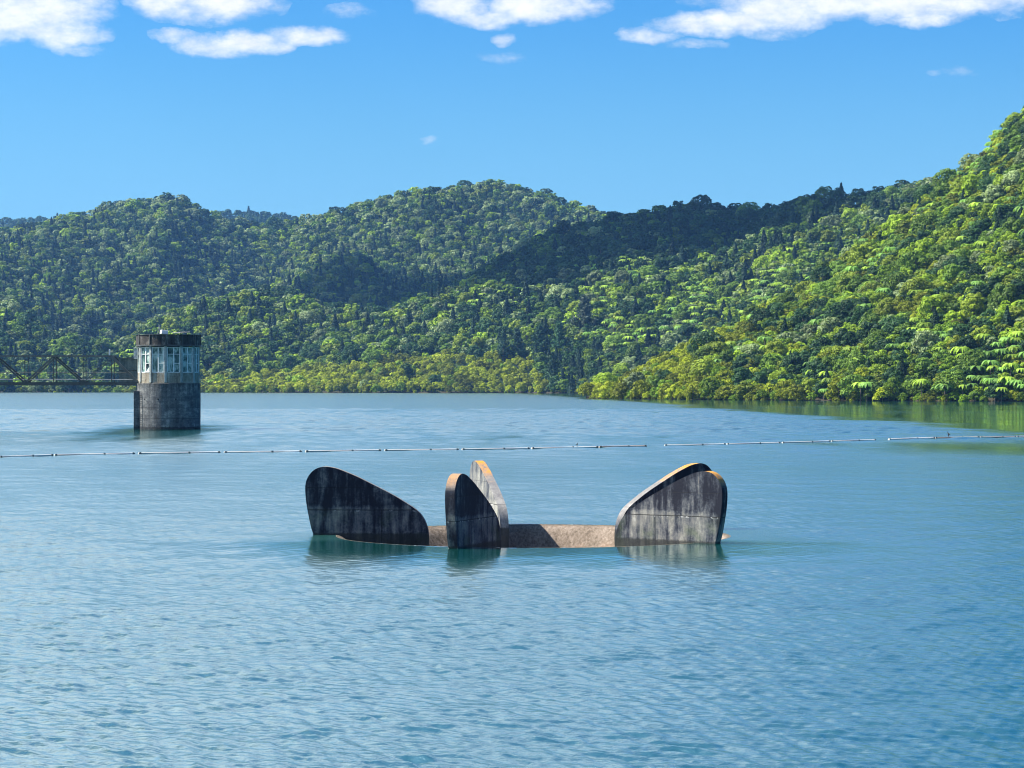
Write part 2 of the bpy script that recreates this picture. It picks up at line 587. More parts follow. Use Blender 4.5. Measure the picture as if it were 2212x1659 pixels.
def build_lake():
    # grid finer towards the dam, where the ripples are large enough to see
    fine = np.arange(-0.262, 0.2621, 0.0008)
    coarse = 0.262 + np.cumsum(0.0008 * 1.16 ** np.arange(1, 60))
    coarse = coarse[coarse < PI - 0.12]
    coarse = np.append(coarse, PI)
    ang = np.concatenate([-coarse[::-1][1:], fine, coarse])
    d1 = 16.0 * 1.0016 ** np.arange(0, 2100)
    d1 = d1[d1 < 440]
    d2 = d1[-1] * 1.012 ** np.arange(1, 400)
    d2 = d2[d2 < 7600]
    d0 = np.array([2.0, 4.0, 6.5, 9.0, 11.0, 12.5, 13.7, 14.6, 15.2, 15.6, 15.85])
    dist = np.concatenate([d0, d1, d2])
    nd, na = len(dist), len(ang)
    D, A = np.meshgrid(dist, ang, indexing='ij')
    X = (D * np.sin(A)).ravel()
    Y = (D * np.cos(A)).ravel()
    # true spacing of the grid
    sd = np.gradient(dist)[:, None] + 0 * A
    sa = np.gradient(ang)[None, :] * D
    # gusts, calm lanes and sheltered water
    g = fbm(X / 85.0 + 3, Y / 30.0, 4, 91) / 0.94
    g2 = fbm(X / 30.0, Y / 14.0 + 7, 3, 95) / 0.88
    gust = 0.62 + 0.75 * smooth01(g, 0.30, 0.68) + 0.25 * (g2 - 0.5)
    sh = (X - 34.0) * 0.034 + (Y - 300.0) * 0.0012 + (g - 0.5) * 0.8
    calm = 1.0 - 0.96 * smooth01(sh, -0.15, 0.4) * smooth01(Y, 178, 220)
    calm *= 1.0 - 0.85 * smooth01(-((X - 32.5) / 10.0) ** 2 - ((Y - 156.0) / 22.0) ** 2 + 1.2 * (g2 - 0.5), -1.9, 0.0)
    rr = np.hypot(X - SPX, Y - SPD)
    fan = smooth01(np.abs(np.arctan2(X - SPX, SPD - Y)), 1.5, 0.95)
    rl = np.hypot((X - SPX) * 1.0, (Y - SPD) * 0.8)
    lee = 0.07 + 0.93 * np.maximum(smooth01(rl + 3.0 * (g2 - 0.5), 5.0, 14.0), 1 - fan)
    rt = np.hypot((X - TWX) * 4.5, Y - TWD + 6.0)
    lee2 = 0.10 + 0.90 * smooth01(rt + 20.0 * (g2 - 0.5), 12.0, 62.0)
    # narrow wind lanes and cat's paws farther out
    g3 = 0.6 * vnoise(X / 1.7, Y / 11.0, 301) + 0.4 * vnoise(X / 4.5 + 3, Y / 24.0, 302)
    far = smooth01(Y, 190, 235)
    gust *= (1.0 + 0.75 * far) * (1.0 + 1.5 * (g3 - 0.5) * smooth01(Y, 70, 200))
    amp = gust * calm * lee * lee2
    amp = np.clip(amp, 0.02, 1.6)
    rng = np.random.default_rng(12)
    N = 120
    lam = np.concatenate([np.exp(rng.uniform(math.log(0.075), math.log(0.5), 84)), np.exp(rng.uniform(math.log(0.34), math.log(1.8), 18)), np.exp(rng.uniform(math.log(1.8), math.log(6.0), 18))])
    th = math.radians(43) + rng.normal(size=N) * 0.46
    th = np.where(lam > 0.9, math.radians(55) + rng.normal(size=N) * 0.7, th)
    sl = 0.185 * math.sqrt(2.0 / 84) * (0.6 + 0.8 * rng.random(N)) * np.where(lam > 0.6, 0.20, 1.0) * np.where((lam > 0.5) & (lam <= 0.6), 0.6, 1.0)
    Z = np.zeros(len(X))
    var = np.zeros(len(X))
    ur = np.stack([np.sin(A).ravel(), np.cos(A).ravel()])
    ut = np.stack([np.cos(A).ravel(), -np.sin(A).ravel()])
    sdr, sar = sd.ravel(), sa.ravel()
    for i in range(N):
        k = 2 * PI / lam[i]
        kx, ky = k * math.cos(th[i]), k * math.sin(th[i])
        step = np.maximum(np.abs(kx * ur[0] + ky * ur[1]) * sdr, np.abs(kx * ut[0] + ky * ut[1]) * sar)
        w = 1.0 - smooth01(step, 0.9, 1.9)
        if lam[i] > 0.6:
            w = w * (1.0 + 2.8 * smooth01(Y, 130, 240))
        Z += w * (sl[i] / k) * np.sin(kx * X + ky * Y + rng.random() * 2 * PI)
        var += np.maximum(1 - w * w, 0) * sl[i] ** 2 * 0.5
    Z *= amp
    sig = np.sqrt(var) * amp
    rough = np.sqrt(np.clip(0.34 * sig, 0.0009, 0.04))
    # water meets the round crest of the spillway
    RC = 5.34
    near = np.abs(rr - RC) < 0.16
    X[near] = SPX + (X[near] - SPX) * RC / rr[near]
    Y[near] = SPD + (Y[near] - SPD) * RC / rr[near]
    Z *= smooth01(rr, RC, RC + 3.5) * 0.95 + 0.05
    Z[near] = 0.0
    rr2 = np.hypot(X - SPX, Y - SPD)
    i = np.arange(nd - 1)[:, None]
    j = np.arange(na - 1)[None, :]
    a = (i * na + j)
    F = np.stack([a, a + 1, a + na + 1, a + na], 2).reshape(-1, 4)
    F = F[:, ::-1]
    keep = (rr2[F] >= RC - 0.01).all(1)
    F = F[keep]
    me = np_mesh('water', np.stack([X, Y, Z], 1), F, M_WATER, True)
    for nm, arr in (('ripple', amp), ('rough', rough)):
        at_ = me.attributes.new(nm, 'FLOAT', 'POINT')
        at_.data.foreach_set('value', np.ascontiguousarray(arr, dtype=np.float32))
    print('lake', len(X))
    return link('water', me)


M_WATER = mat_water()
lake = build_lake()
tag(lake, 'rippled blue reservoir water around the spillway', kind='structure')


# ------------------------------------------------------------------ spillway
def catmull(pts, n=8):
    out = []
    P = [Vector((*p, 0)) for p in pts]
    for i in range(len(P) - 1):
        p0, p1, p2, p3 = P[max(i - 1, 0)], P[i], P[i + 1], P[min(i + 2, len(P) - 1)]
        for k in range(n):
            t = k / n
            q = 0.5 * ((2 * p1) + (p2 - p0) * t + (2 * p0 - 5 * p1 + 4 * p2 - p3) * t * t + (3 * p1 - p0 - 3 * p2 + p3) * t ** 3)
            out.append((q.x, q.y))
    out.append(pts[-1])
    return out


def fin_outline():
    src = [(205, 830), (180, 760), (150, 620), (130, 500), (122, 400), (125, 330), (145, 270), (180, 220), (230, 182), (290, 164), (350, 165), (430, 181), (520, 214),
           (640, 265), (760, 325), (880, 385), (1000, 449), (1100, 510), (1180, 562), (1240, 612), (1282, 670), (1310, 735), (1325, 800), (1331, 880), (1328, 965)]
    k = 0.0028
    pts = [(6.0 - (x - 205) * k, (830 - y) * k) for x, y in src]
    pts = catmull(pts, 4)
    return [(6.06, -0.5)] + pts + [(2.86, -1.0), (2.95, -2.2), (3.4, -3.2), (4.6, -3.2), (5.7, -1.6)]


M_FIN, M_FUN = mat_fin(), mat_funnel()


def build_fin(parent, phi, light, lichen, label):
    T = 0.255
    out = fin_outline()
    b = B()
    fr = [b.bm.verts.new((r, -T / 2, z)) for r, z in out]
    bk = [b.bm.verts.new((r, T / 2, z)) for r, z in out]
    f0 = b.bm.faces.new(fr)
    f1 = b.bm.faces.new(list(reversed(bk)))
    n = len(out)
    for i in range(n):
        j = (i + 1) % n
        b.bm.faces.new((fr[j], fr[i], bk[i], bk[j]))
    edges = [e for e in b.bm.edges if (f0 in e.link_faces or f1 in e.link_faces)]
    bmesh.ops.bevel(b.bm, geom=edges, offset=0.025, segments=2, affect='EDGES', clamp_overlap=True)
    bmesh.ops.triangulate(b.bm, faces=[f for f in b.bm.faces if len(f.verts) > 4])
    o = b.build('fin', M_FIN, parent, (0, 0, 0), (0, 0, phi))
    o.color = (light, lichen, 0, 1)  # first channel: fin lightness, with its face's shade painted in
    o['label'] = label
    return o


sp = empty('bell_mouth_spillway', (SPX, SPD, 0))
tag(sp, 'weathered round bell mouth spillway with five tall curved concrete fins standing in the lake', 'spillway')
prof = [(6.55, -1.2), (6.35, -0.3), (6.22, -0.16), (6.0, -0.07), (5.7, -0.035), (5.36, 0.002), (5.30, -0.008), (5.22, -0.045), (5.1, -0.13), (4.96, -0.29), (4.85, -0.48), (4.6, -0.78), (4.35, -1.16), (4.1, -1.65), (3.9, -2.2),
        (3.7, -3.0), (3.55, -4.2), (3.5, -6.0), (3.5, -9.0)]
B().lathe(prof, 160).build('crest_funnel', M_FUN, sp, smooth=True)
B().lathe([(3.5, -8.9), (0.001, -8.9)], 48).build('shaft_floor', mat_simple('wet_dark_concrete', (0.02, 0.02, 0.022)), sp)
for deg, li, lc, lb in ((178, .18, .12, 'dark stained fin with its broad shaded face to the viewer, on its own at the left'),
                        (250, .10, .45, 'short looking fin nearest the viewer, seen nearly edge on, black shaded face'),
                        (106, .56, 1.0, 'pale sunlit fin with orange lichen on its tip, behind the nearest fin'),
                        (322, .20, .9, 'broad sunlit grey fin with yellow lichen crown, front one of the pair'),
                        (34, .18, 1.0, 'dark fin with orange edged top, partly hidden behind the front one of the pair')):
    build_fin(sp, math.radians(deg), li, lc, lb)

# ------------------------------------------------------------------ intake tower
M_SHAFT = mat_tower_concrete('stained_shaft_concrete', (0.028, 0.03, 0.036), (0.13, 0.135, 0.135), (0.42, 0.41, 0.38), 0.3)
M_BAND = mat_tower_concrete('stained_parapet_concrete', (0.014, 0.014, 0.014), (0.055, 0.05, 0.045), (0.40, 0.38, 0.34), 0.6, False)
M_ROOM = mat_tower_concrete('pale_room_concrete', (0.10, 0.075, 0.05), (0.30, 0.27, 0.21), (0.55, 0.53, 0.45), 0.6, False)
M_COL = mat_tower_concrete('grey_column_concrete', (0.14, 0.15, 0.14), (0.38, 0.40, 0.37), (0.60, 0.62, 0.57), 0.5, False)
M_FRAME = mat_simple('pale_window_paint', (0.82, 0.86, 0.80), 0.55, 0.25, 4.0)
M_PANE = mat_glass_pane()
M_DARKM = mat_simple('dark_bridge_steel', (0.04, 0.045, 0.042), 0.6, 0.45, 3.0)
M_MIDM = mat_simple('grey_bridge_steel', (0.10, 0.10, 0.088), 0.6, 0.4, 2.0)
M_RAIL = mat_simple('weathered_galvanised_rail', (0.42, 0.40, 0.36), 0.5, 0.3, 2.0)
M_WHITE = mat_simple('white_weathered_paint', (0.74, 0.73, 0.70), 0.6, 0.1, 2.0)
M_BLACK = mat_simple('black_opening', (0.012, 0.012, 0.013), 0.9)
M_ENTRY = mat_tower_concrete('dark_entry_cladding', (0.05, 0.075, 0.08), (0.12, 0.16, 0.16), (0.22, 0.26, 0.25), 0.6, False)

PXT = TWD / FPX                       # metres per photo px at the tower


def tz(py, d=TWD):
    return CAM_H + (HY - py) / FPX * d


tw = empty('intake_tower', (TWX, TWD, 0))
tag(tw, 'round stained concrete intake tower with a glazed control room on top, standing in the lake', 'tower')
R_P, R_ROOM, R_BAND = 3.0, 2.80, 2.98
Z_P, Z_SILL, Z_WT, Z_C0, Z_TOP = tz(828), tz(805), tz(750.5), tz(748.5), tz(723)
# shaft with a proud lip
B().lathe([(R_P - 0.02, -4.0), (R_P, Z_P - 0.02), (R_P - 0.04, Z_P), (0.001, Z_P)], 72).build('shaft', M_SHAFT, tw, smooth=False)
# slot guide buttress on the left of the shaft
g = B()
g.box((-2.72, -1.25, (tz(844) - 3) / 2), (0.62, 0.9, tz(844) + 3))
g.bevel(0.03)
g.build('slot_guide', M_SHAFT, tw)
# row of drain holes and the ladder on the shaft
for dx, py in ((-2.52, 982), (-1.85, 987), (-0.55, 985), (1.05, 987), (-2.5, 1048)):
    a = math.asin(dx / R_P)
    zz = tz(691.2 + (985 if py < 1000 else 1187) * 0.17366)
    B().tube((dx, -R_P * math.cos(a) - 0.015, zz), (dx, -R_P * math.cos(a) + 0.1, zz), 0.085, seg=12).build('drain_hole', M_BLACK, tw)
lad = B()
ax = -2.28
ay_ = -math.sqrt(R_P ** 2 - ax ** 2) - 0.05
for i in range(15):
    zz = 0.45 + i * 0.195
    lad.tube((ax - 0.13, ay_ - 0.08, zz), (ax + 0.13, ay_ - 0.02, zz), 0.018, seg=6)
lad.bar((ax - 0.13, ay_ - 0.08, 0.3), (ax - 0.13, ay_ - 0.08, 3.4), 0.03)
lad.bar((ax + 0.13, ay_ - 0.02, 0.3), (ax + 0.13, ay_ - 0.02, 3.4), 0.03)
lad.build('ladder', M_DARKM, tw)

# control room: twelve sides
NS = 12
A0 = math.radians(-90 + 2.4)
verts12 = [A0 + i * 2 * PI / NS for i in range(NS)]
floor_slab = B().lathe([(R_ROOM + 0.05, Z_P + 0.001), (R_ROOM + 0.05, Z_P + 0.06), (0.001, Z_P + 0.06)], 48)
floor_slab.build('room_floor', M_ROOM, tw)
for a in verts12:
    rot = Matrix.Rotation(a, 3, 'Z')
    B().box(rot @ Vector((R_ROOM, 0, (Z_P + 0.06 + Z_C0) / 2)), (0.22, 0.24, Z_C0 - Z_P - 0.062), rot).bevel(0.015).build('column', M_COL, tw)


def window_unit(i):
    a0, a1 = verts12[i], verts12[(i + 1) % NS]
    if a1 < a0:
        a1 += 2 * PI
    am = (a0 + a1) / 2
    rad = R_ROOM * math.cos((a1 - a0) / 2) + 0.02
    half = R_ROOM * math.sin((a1 - a0) / 2) - 0.125
    rot = Matrix.Rotation(am + PI / 2, 3, 'Z')       # local x runs along the facet, -y outward

    def P(xx, yy, zz):
        v = rot @ Vector((xx, 0, 0)) + Vector((math.cos(am), math.sin(am), 0)) * (rad + yy)
        return Vector((v.x, v.y, zz))
    # spandrel under the window
    B().box(P(0, -0.02, (Z_P + 0.06 + Z_SILL) / 2), (2 * half, 0.12, Z_SILL - Z_P - 0.063), rot).build('sill_panel', M_ROOM, tw)
    fr = B()
    w, dp = 0.055, 0.07
    zb, zt = Z_SILL + 0.003, Z_WT
    for xx in (-half + w / 2, half - w / 2):
        fr.box(P(xx, 0.01, (zb + zt) / 2), (w, dp, zt - zb), rot)
    for zz in (zb + w / 2, zt - w / 2):
        fr.box(P(0, 0.01, zz), (2 * half - 2 * w - 0.002, dp, w), rot)
    h = zt - zb
    fr.box(P(0.02, 0.012, (zb + zt) / 2), (0.085, dp, h - 2 * w - 0.002), rot)
    z1 = zb + h * 0.72
    fr.box(P((-half + w - 0.0225) / 2, 0.011, z1), (half - w - 0.0225 - 0.003, dp, 0.05), rot)
    fr.box(P((half - w + 0.0625) / 2, 0.011, z1), (half - w - 0.0625 - 0.003, dp, 0.05), rot)
    z2 = zb + h * 0.36
    fr.box(P((half - w + 0.0625) / 2, 0.013, z2), (half - w - 0.0625 - 0.003, dp, 0.05), rot)
    wo = fr.build('window', M_FRAME, tw)
    hopper = i == NS - 3 + 1 if False else (i == 10)
    if not hopper:
        B().box(P(0, -0.03, (zb + zt) / 2), (2 * half - 0.01, 0.012, h - 0.01), rot).build('pane', M_PANE, wo)
    else:
        # glass with the lower right light open
        B().box(P((-half + 0.02) / 2, -0.03, (zb + zt) / 2), (half - 0.01 + 0.02, 0.012, h - 0.01), rot).build('pane', M_PANE, wo)
        B().box(P((half + 0.02) / 2 + 0.003, -0.03, (z2 + zt) / 2), (half - 0.03, 0.012, zt - z2 - 0.01), rot).build('pane', M_PANE, wo)
        # tilted casement
        cx = (half + 0.04) / 2
        hw, hh = (half - 0.06) / 2, z2 - zb - 0.02
        tilt = rot @ Matrix.Rotation(math.radians(-24), 3, 'X')
        piv = P(cx, 0.06, zb + 0.02)
        cs = B()
        for xx in (-hw, hw):
            cs.box(piv + tilt @ Vector((xx, 0, hh / 2)), (0.07, 0.05, hh), tilt)
        for zz in (0.03, hh - 0.03):
            cs.box(piv + tilt @ Vector((0, 0, zz)), (2 * hw - 0.072, 0.05, 0.07), tilt)
        co = cs.build('open_casement', M_WHITE, wo)
        B().box(piv + tilt @ Vector((0, 0.0, hh / 2)), (2 * hw - 0.07, 0.012, hh - 0.12), tilt).build('casement_pane', M_PANE, wo)


for i in range(NS):
    window_unit(i)

# parapet band with ribs, dark cornice under it, roof
B().lathe([(R_BAND - 0.25, Z_C0 + 0.001), (R_BAND + 0.06, Z_C0 + 0.001), (R_BAND + 0.06, Z_C0 + 0.13), (R_BAND - 0.25, Z_C0 + 0.13)], 60, closed=True).build('cornice', M_DARKM, tw)
band = B()
zb0, zb1 = Z_C0 + 0.131, Z_TOP - 0.06
band.lathe([(R_BAND - 0.2, zb0), (R_BAND, zb0), (R_BAND, zb1), (R_BAND - 0.2, zb1)], 60, closed=True)
band.build('parapet', M_BAND, tw)
for a in verts12:
    rot = Matrix.Rotation(a, 3, 'Z')
    B().box(rot @ Vector((R_BAND + 0.02, 0, (zb0 + zb1) / 2)), (0.09, 0.11, zb1 - zb0 - 0.004), rot).build('parapet_rib', M_DARKM, tw)
B().lathe([(0.001, Z_C0 + 0.135), (R_BAND - 0.21, Z_C0 + 0.135)], 48).build('room_ceiling', M_ROOM, tw)
B().lathe([(0.001, Z_TOP + 0.03), (R_BAND + 0.07, Z_TOP - 0.02), (R_BAND + 0.07, Z_TOP - 0.058), (0.001, Z_TOP - 0.058)], 60).build('roof', M_DARKM, tw)
# roof fittings
bx = (441 - 441 + 602 - 627) * 0.17366 * PXT
rb = B().box((bx, -1.6, Z_TOP + 0.20), (0.62, 0.7, 0.36), Matrix.Rotation(math.radians(22), 3, 'Z') @ Matrix.Rotation(math.radians(8), 3, 'Y')).bevel(0.02)
rb.build('roof_hatch', M_WHITE, tw)
for k, (ex, ey) in enumerate(((-0.14, 0), (0.14, 0.0), (0, 0.18))):
    B().tube((bx - 0.55 + ex, -1.0 + ey, Z_TOP - 0.01), (bx - 0.55 + ex * 0.1, -1.0 + ey * 0.1, Z_TOP + 0.93), 0.016, 0.012, 6).build('aerial_leg', M_RAIL, tw)
B().tube((bx + 0.65, -1.2, Z_TOP + 0.13), (bx + 1.9, -1.2, Z_TOP + 0.22), 0.035, seg=8).tube((bx + 1.35, -1.25, Z_TOP + 0.14), (bx + 2.3, -1.0, Z_TOP + 0.24), 0.03, seg=8).build('roof_pipe', M_RAIL, tw)
B().tube((bx + 1.5, -1.2, Z_TOP - 0.01), (bx + 1.5, -1.2, Z_TOP + 0.2), 0.05, seg=8).build('pipe_stand', M_DARKM, tw)
# louvre stack on the left of the room
lv = B()
for i in range(10):
    zz = tz(691.2 + (350 + i * 14.5) * 0.17366)
    lv.box((-2.92 - 0.02 * 0, -0.75, zz), (0.42, 0.5, 0.05), Matrix.Rotation(math.radians(10), 3, 'Y'))
lv.build('louvre', M_WHITE, tw)
# dark lobby between the bridge and the room
lob = B()
zl0, zl1 = Z_P - 0.05, tz(774.5)
x0, x1 = (256 - 364) * PXT, (304.5 - 364) * PXT
lob.box(((x0 + x1) / 2, 0.35, (zl0 + zl1) / 2), (x1 - x0, 0.12, zl1 - zl0))
lob.build('lobby_wall', M_ENTRY, tw)
B().box(((x0 + x1) / 2 - 0.05, 0.30, zl1 + 0.04), (x1 - x0 + 0.2, 0.4, 0.07)).build('lobby_coping', M_MIDM, tw)
B().box(((x0 + x1) / 2, 0.27, tz(800)), (x1 - x0 - 0.02, 0.06, 0.06)).build('lobby_batten', M_DARKM, tw)

# ------------------------------------------------------------------ truss footbridge
br = empty('truss_footbridge', (TWX, TWD, 0))
tag(br, 'dark steel truss footbridge running from off the left edge to the intake tower', 'bridge')
bxp = lambda px: (px - 364) * PXT
ZT, ZB = tz(769.3), tz(829)
PAN = bxp(245) - bxp(119.5)
top_nodes = [bxp(244) - k * PAN for k in range(0, 6)]
bot_nodes = [bxp(302)] + [bxp(183) - k * PAN for k in range(0, 6)]
for side, yy in ((-0.85, -0.85), (0.75, 0.75)):
    xl = top_nodes[-1] - 0.3
    B().bar((xl, yy, ZT), (top_nodes[0] + 0.1, yy, ZT), 0.17, 0.15).build('top_chord', M_MIDM, br)
    B().bar((xl, yy, ZB), (bxp(303), yy, ZB), 0.18, 0.30).build('bottom_chord', M_DARKM, br)
    yv = yy - 0.012
    for k in range(len(top_nodes)):
        t = top_nodes[k]
        bl_, br_ = bot_nodes[k + 1], bot_nodes[k]
        if k == 0:
            B().bar((t, yy, ZT - 0.05), (bot_nodes[0] - 0.05, yy, ZB + 0.14), 0.14, 0.24).build('end_post', M_MIDM if side < 0 else M_DARKM, br)
            for dd in (-0.06, 0.06):
                B().bar((t - 0.06, yy + dd, ZT - 0.06), (bl_ + 0.05, yy + dd, ZB + 0.14), 0.035, 0.06).build('diagonal', M_MIDM, br)
        else:
            B().bar((t, yy, ZT - 0.06), (br_ - 0.06, yy, ZB + 0.14), 0.10, 0.15).build('diagonal', M_DARKM, br)
            B().bar((t, yy + 0.01, ZT - 0.06), (bl_ + 0.06, yy + 0.01, ZB + 0.14), 0.11, 0.16).build('diagonal', M_MIDM if k % 2 else M_DARKM, br)
    for k in range(len(top_nodes)):
        B().bar((top_nodes[k] + 0.02, yv, ZB + 0.13), (top_nodes[k] + 0.02, yv, ZT - 0.05), 0.07, 0.07).build('vertical', M_DARKM, br)
        B().bar((bot_nodes[k + 1], yv, ZB + 0.13), (bot_nodes[k + 1], yv, ZT - 0.05), 0.06, 0.07).build('vertical', M_DARKM, br)
        B().box((bot_nodes[k + 1], yy, ZB + 0.15), (0.5, 0.19, 0.16)).build('gusset', M_DARKM, br)
    # hand rails on the inside of the truss
    yr = yy + (0.14 if side < 0 else -0.14)
    B().tube((xl, yr, tz(819.3)), (bxp(299), yr, tz(820.2)), 0.045, seg=8).build('lower_rail', M_RAIL, br)
    B().tube((xl, yr, tz(805)), (bxp(285), yr, tz(805.4)), 0.022, seg=8).build('upper_rail', M_MIDM, br)
B().box(((top_nodes[-1] + bxp(302)) / 2, -0.05, ZB + 0.05), (bxp(302) - top_nodes[-1], 1.4, 0.08)).build('deck', M_DARKM, br)
B().box((bxp(240), -0.85, tz(762)), (0.12, 0.10, 0.62)).bevel(0.01).build('marker_post', M_WHITE, br)
for k in range(len(top_nodes)):
    B().bar((top_nodes[k], -0.78, ZT), (top_nodes[k], 0.68, ZT), 0.06, 0.06).build('cross_strut', M_DARKM, br)
pier_x = top_nodes[-1] + 0.6
B().box((pier_x, -0.05, (ZB - 4.2) / 2), (0.7, 2.2, ZB + 4.2 - 0.14)).build('support_pier', M_SHAFT, br)

# ------------------------------------------------------------------ floating log boom
M_LOG = mat_simple('sun_bleached_timber', (0.70, 0.64, 0.57), 0.75, 0.35, 2.0, streak=(0.3, 3, 3))
M_TAR = mat_simple('dark_wet_fitting', (0.16, 0.145, 0.13), 0.7)
M_LOG2 = mat_simple('reddish_wet_timber', (0.42, 0.32, 0.26), 0.7, 0.35, 2.0, streak=(0.3, 3, 3))
ypts = [(0, 987), (114, 983), (291, 979.5), (476, 977), (652, 975), (823, 972.6), (991, 970.8), (1144, 968.3), (1292, 965.3), (1396, 963.2), (1436, 961.9), (1567, 959.4), (1685, 956.2), (1891, 950.0), (2018, 945.8), (2212, 942.9), (2400, 940)]


def boom_pt(px):
    py = np.interp(px, [p[0] for p in ypts], [p[1] for p in ypts])
    d = CAM_H * FPX / (py + 1.2 - HY)
    return Vector(((px - CX) / FPX * d, d, 0))


segs = [(-180, -4, 'pale', .07), (-1, 114, 'pale', .07), (117.5, 291, 'pale', .07), (299, 476, 'pale', .07), (484, 652, 'pale', .07), (660, 823, 'pale', .07), (831, 991, 'pale', .07), (998, 1144, 'pale', .07),
        (1148.6, 1291.6, 'pale', .075), (1294.5, 1396, 'low', .08), (1435.6, 1567, 'pale', .07), (1570, 1685, 'pale', .075), (1690, 1793, 'pale', .075), (1796, 1891, 'pale', .07), (1920, 2018, 'pale', .10),
        (2020, 2115, 'low', .09), (2118, 2195, 'low', .08), (2140 + 56, 2300, 'pale', .085)]
places = ['running off the left edge', 'nearest the left edge', 'left of the intake tower reflection', 'crossing in front of the intake tower', 'just right of the intake tower', 'above the tallest part of the left fin',
          'above the sloping back of the left fin', 'behind the pale lichen tipped fin', 'over the open water right of the pale fin', 'half sunk, fading out before the gap',
          'starting at the gap above the right fins', 'above the tops of the paired right fins', 'next right of the paired fins', 'ending at the wide right gap', 'thickest, between the wide gap and the dark bird',
          'low and reddish right beside the dark bird', 'low and reddish towards the right shore', 'rising paler at the right edge']
for (p0, p1, kind, rad), place in zip(segs, places):
    a, b_ = boom_pt(p0), boom_pt(p1)
    mid = (a + b_) / 2
    ang = math.atan2(b_.y - a.y, b_.x - a.x)
    L = (b_ - a).length
    root = empty('boom_float', (mid.x, mid.y, 0), ang)
    tag(root, ('long pale boom float on the water, ' if kind == 'pale' else 'thin boom float on the water, ') + place, 'boom float', 'floats of the boom across the lake')
    zc = 0.025
    rad *= 0.85
    cyl = B().tube((-L / 2, 0, zc), (L / 2, 0, zc), rad, rad, 14)
    cyl.build('log', M_LOG if kind == 'pale' else M_LOG2, root)
    for t in (-0.5, 0.12, 0.5):
        xx = t * (L - 0.2)
        bb = B().tube((xx - 0.07, 0, zc), (xx + 0.07, 0, zc), rad * 1.06, rad * 1.06, 12)
        bb.box((xx, -0.02, zc + rad * 1.0), (0.10, 0.08, 0.03))
        bb.build('strap', M_TAR, root)


# two small dark birds on the boom
def bird(px, h, label, rz):
    p = boom_pt(px)
    o = empty('water_bird', (p.x, p.y, 0.10), rz)
    tag(o, label, 'bird', 'birds on the boom')
    bm = bmesh.new()
    chain = [((-0.42, 0, 0.30), .03), ((-0.22, 0, 0.38), .10), ((0.0, 0, 0.50), .15), ((0.12, 0, 0.66), .11), ((0.15, 0, 0.82), .055), ((0.20, 0, 0.93), .06), ((0.27, 0, 0.95), .035), ((0.38, 0, 0.94), .012)]
    vs = []
    sl = bm.verts.layers.skin.verify()
    for (c, r) in chain:
        vv = bm.verts.new(Vector(c) * h)
        vv[sl].radius = (r * h, r * h)
        vs.append(vv)
    for q, w in zip(vs, vs[1:]):
        bm.edges.new((q, w))
    for sy in (-1, 1):
        l0 = bm.verts.new(Vector((0.0, sy * 0.07, 0.28)) * h)
        l1 = bm.verts.new(Vector((0.02, sy * 0.08, 0.0)) * h)
        l0[sl].radius = (0.04 * h, 0.04 * h)
        l1[sl].radius = (0.02 * h, 0.02 * h)
        bm.edges.new((vs[2], l0))
        bm.edges.new((l0, l1))
    vs[2][sl].use_root = True
    me = bpy.data.meshes.new('body')
    bm.to_mesh(me)
    bm.free()
    me.materials.append(M_BLACK)
    bo = link('body', me, o)
    bo.modifiers.new('skin', 'SKIN')
    s = bo.modifiers.new('sub', 'SUBSURF')
    s.levels = s.render_levels = 1


bird(2049, 0.42, 'upright black water bird perched on the boom near the wooded right shore', 2.4)
bird(1378.5 - 0.0 if False else 1246.5, 0.24, 'tiny dark bird perched on the boom float over open water, mid lake', 0.3)


# ------------------------------------------------------------------ hills
M_TERR = mat_terrain()


def resample(pts, n):
    pts = np.array(pts, float)
    t = np.linspace(0, len(pts) - 1, len(pts))
    q = np.linspace(0, len(pts) - 1, n)
    # smooth interpolation (Catmull-Rom through numpy)
    out = np.zeros((n, pts.shape[1]))
    i = np.clip(q.astype(int), 0, len(pts) - 2)
    f = (q - i)[:, None]
    p0, p1, p2, p3 = pts[np.maximum(i - 1, 0)], pts[i], pts[i + 1], pts[np.minimum(i + 2, len(pts) - 1)]
    out = 0.5 * (2 * p1 + (p2 - p0) * f + (2 * p0 - 5 * p1 + 4 * p2 - p3) * f ** 2 + (3 * p1 - p0 - 3 * p2 + p3) * f ** 3)
    return out


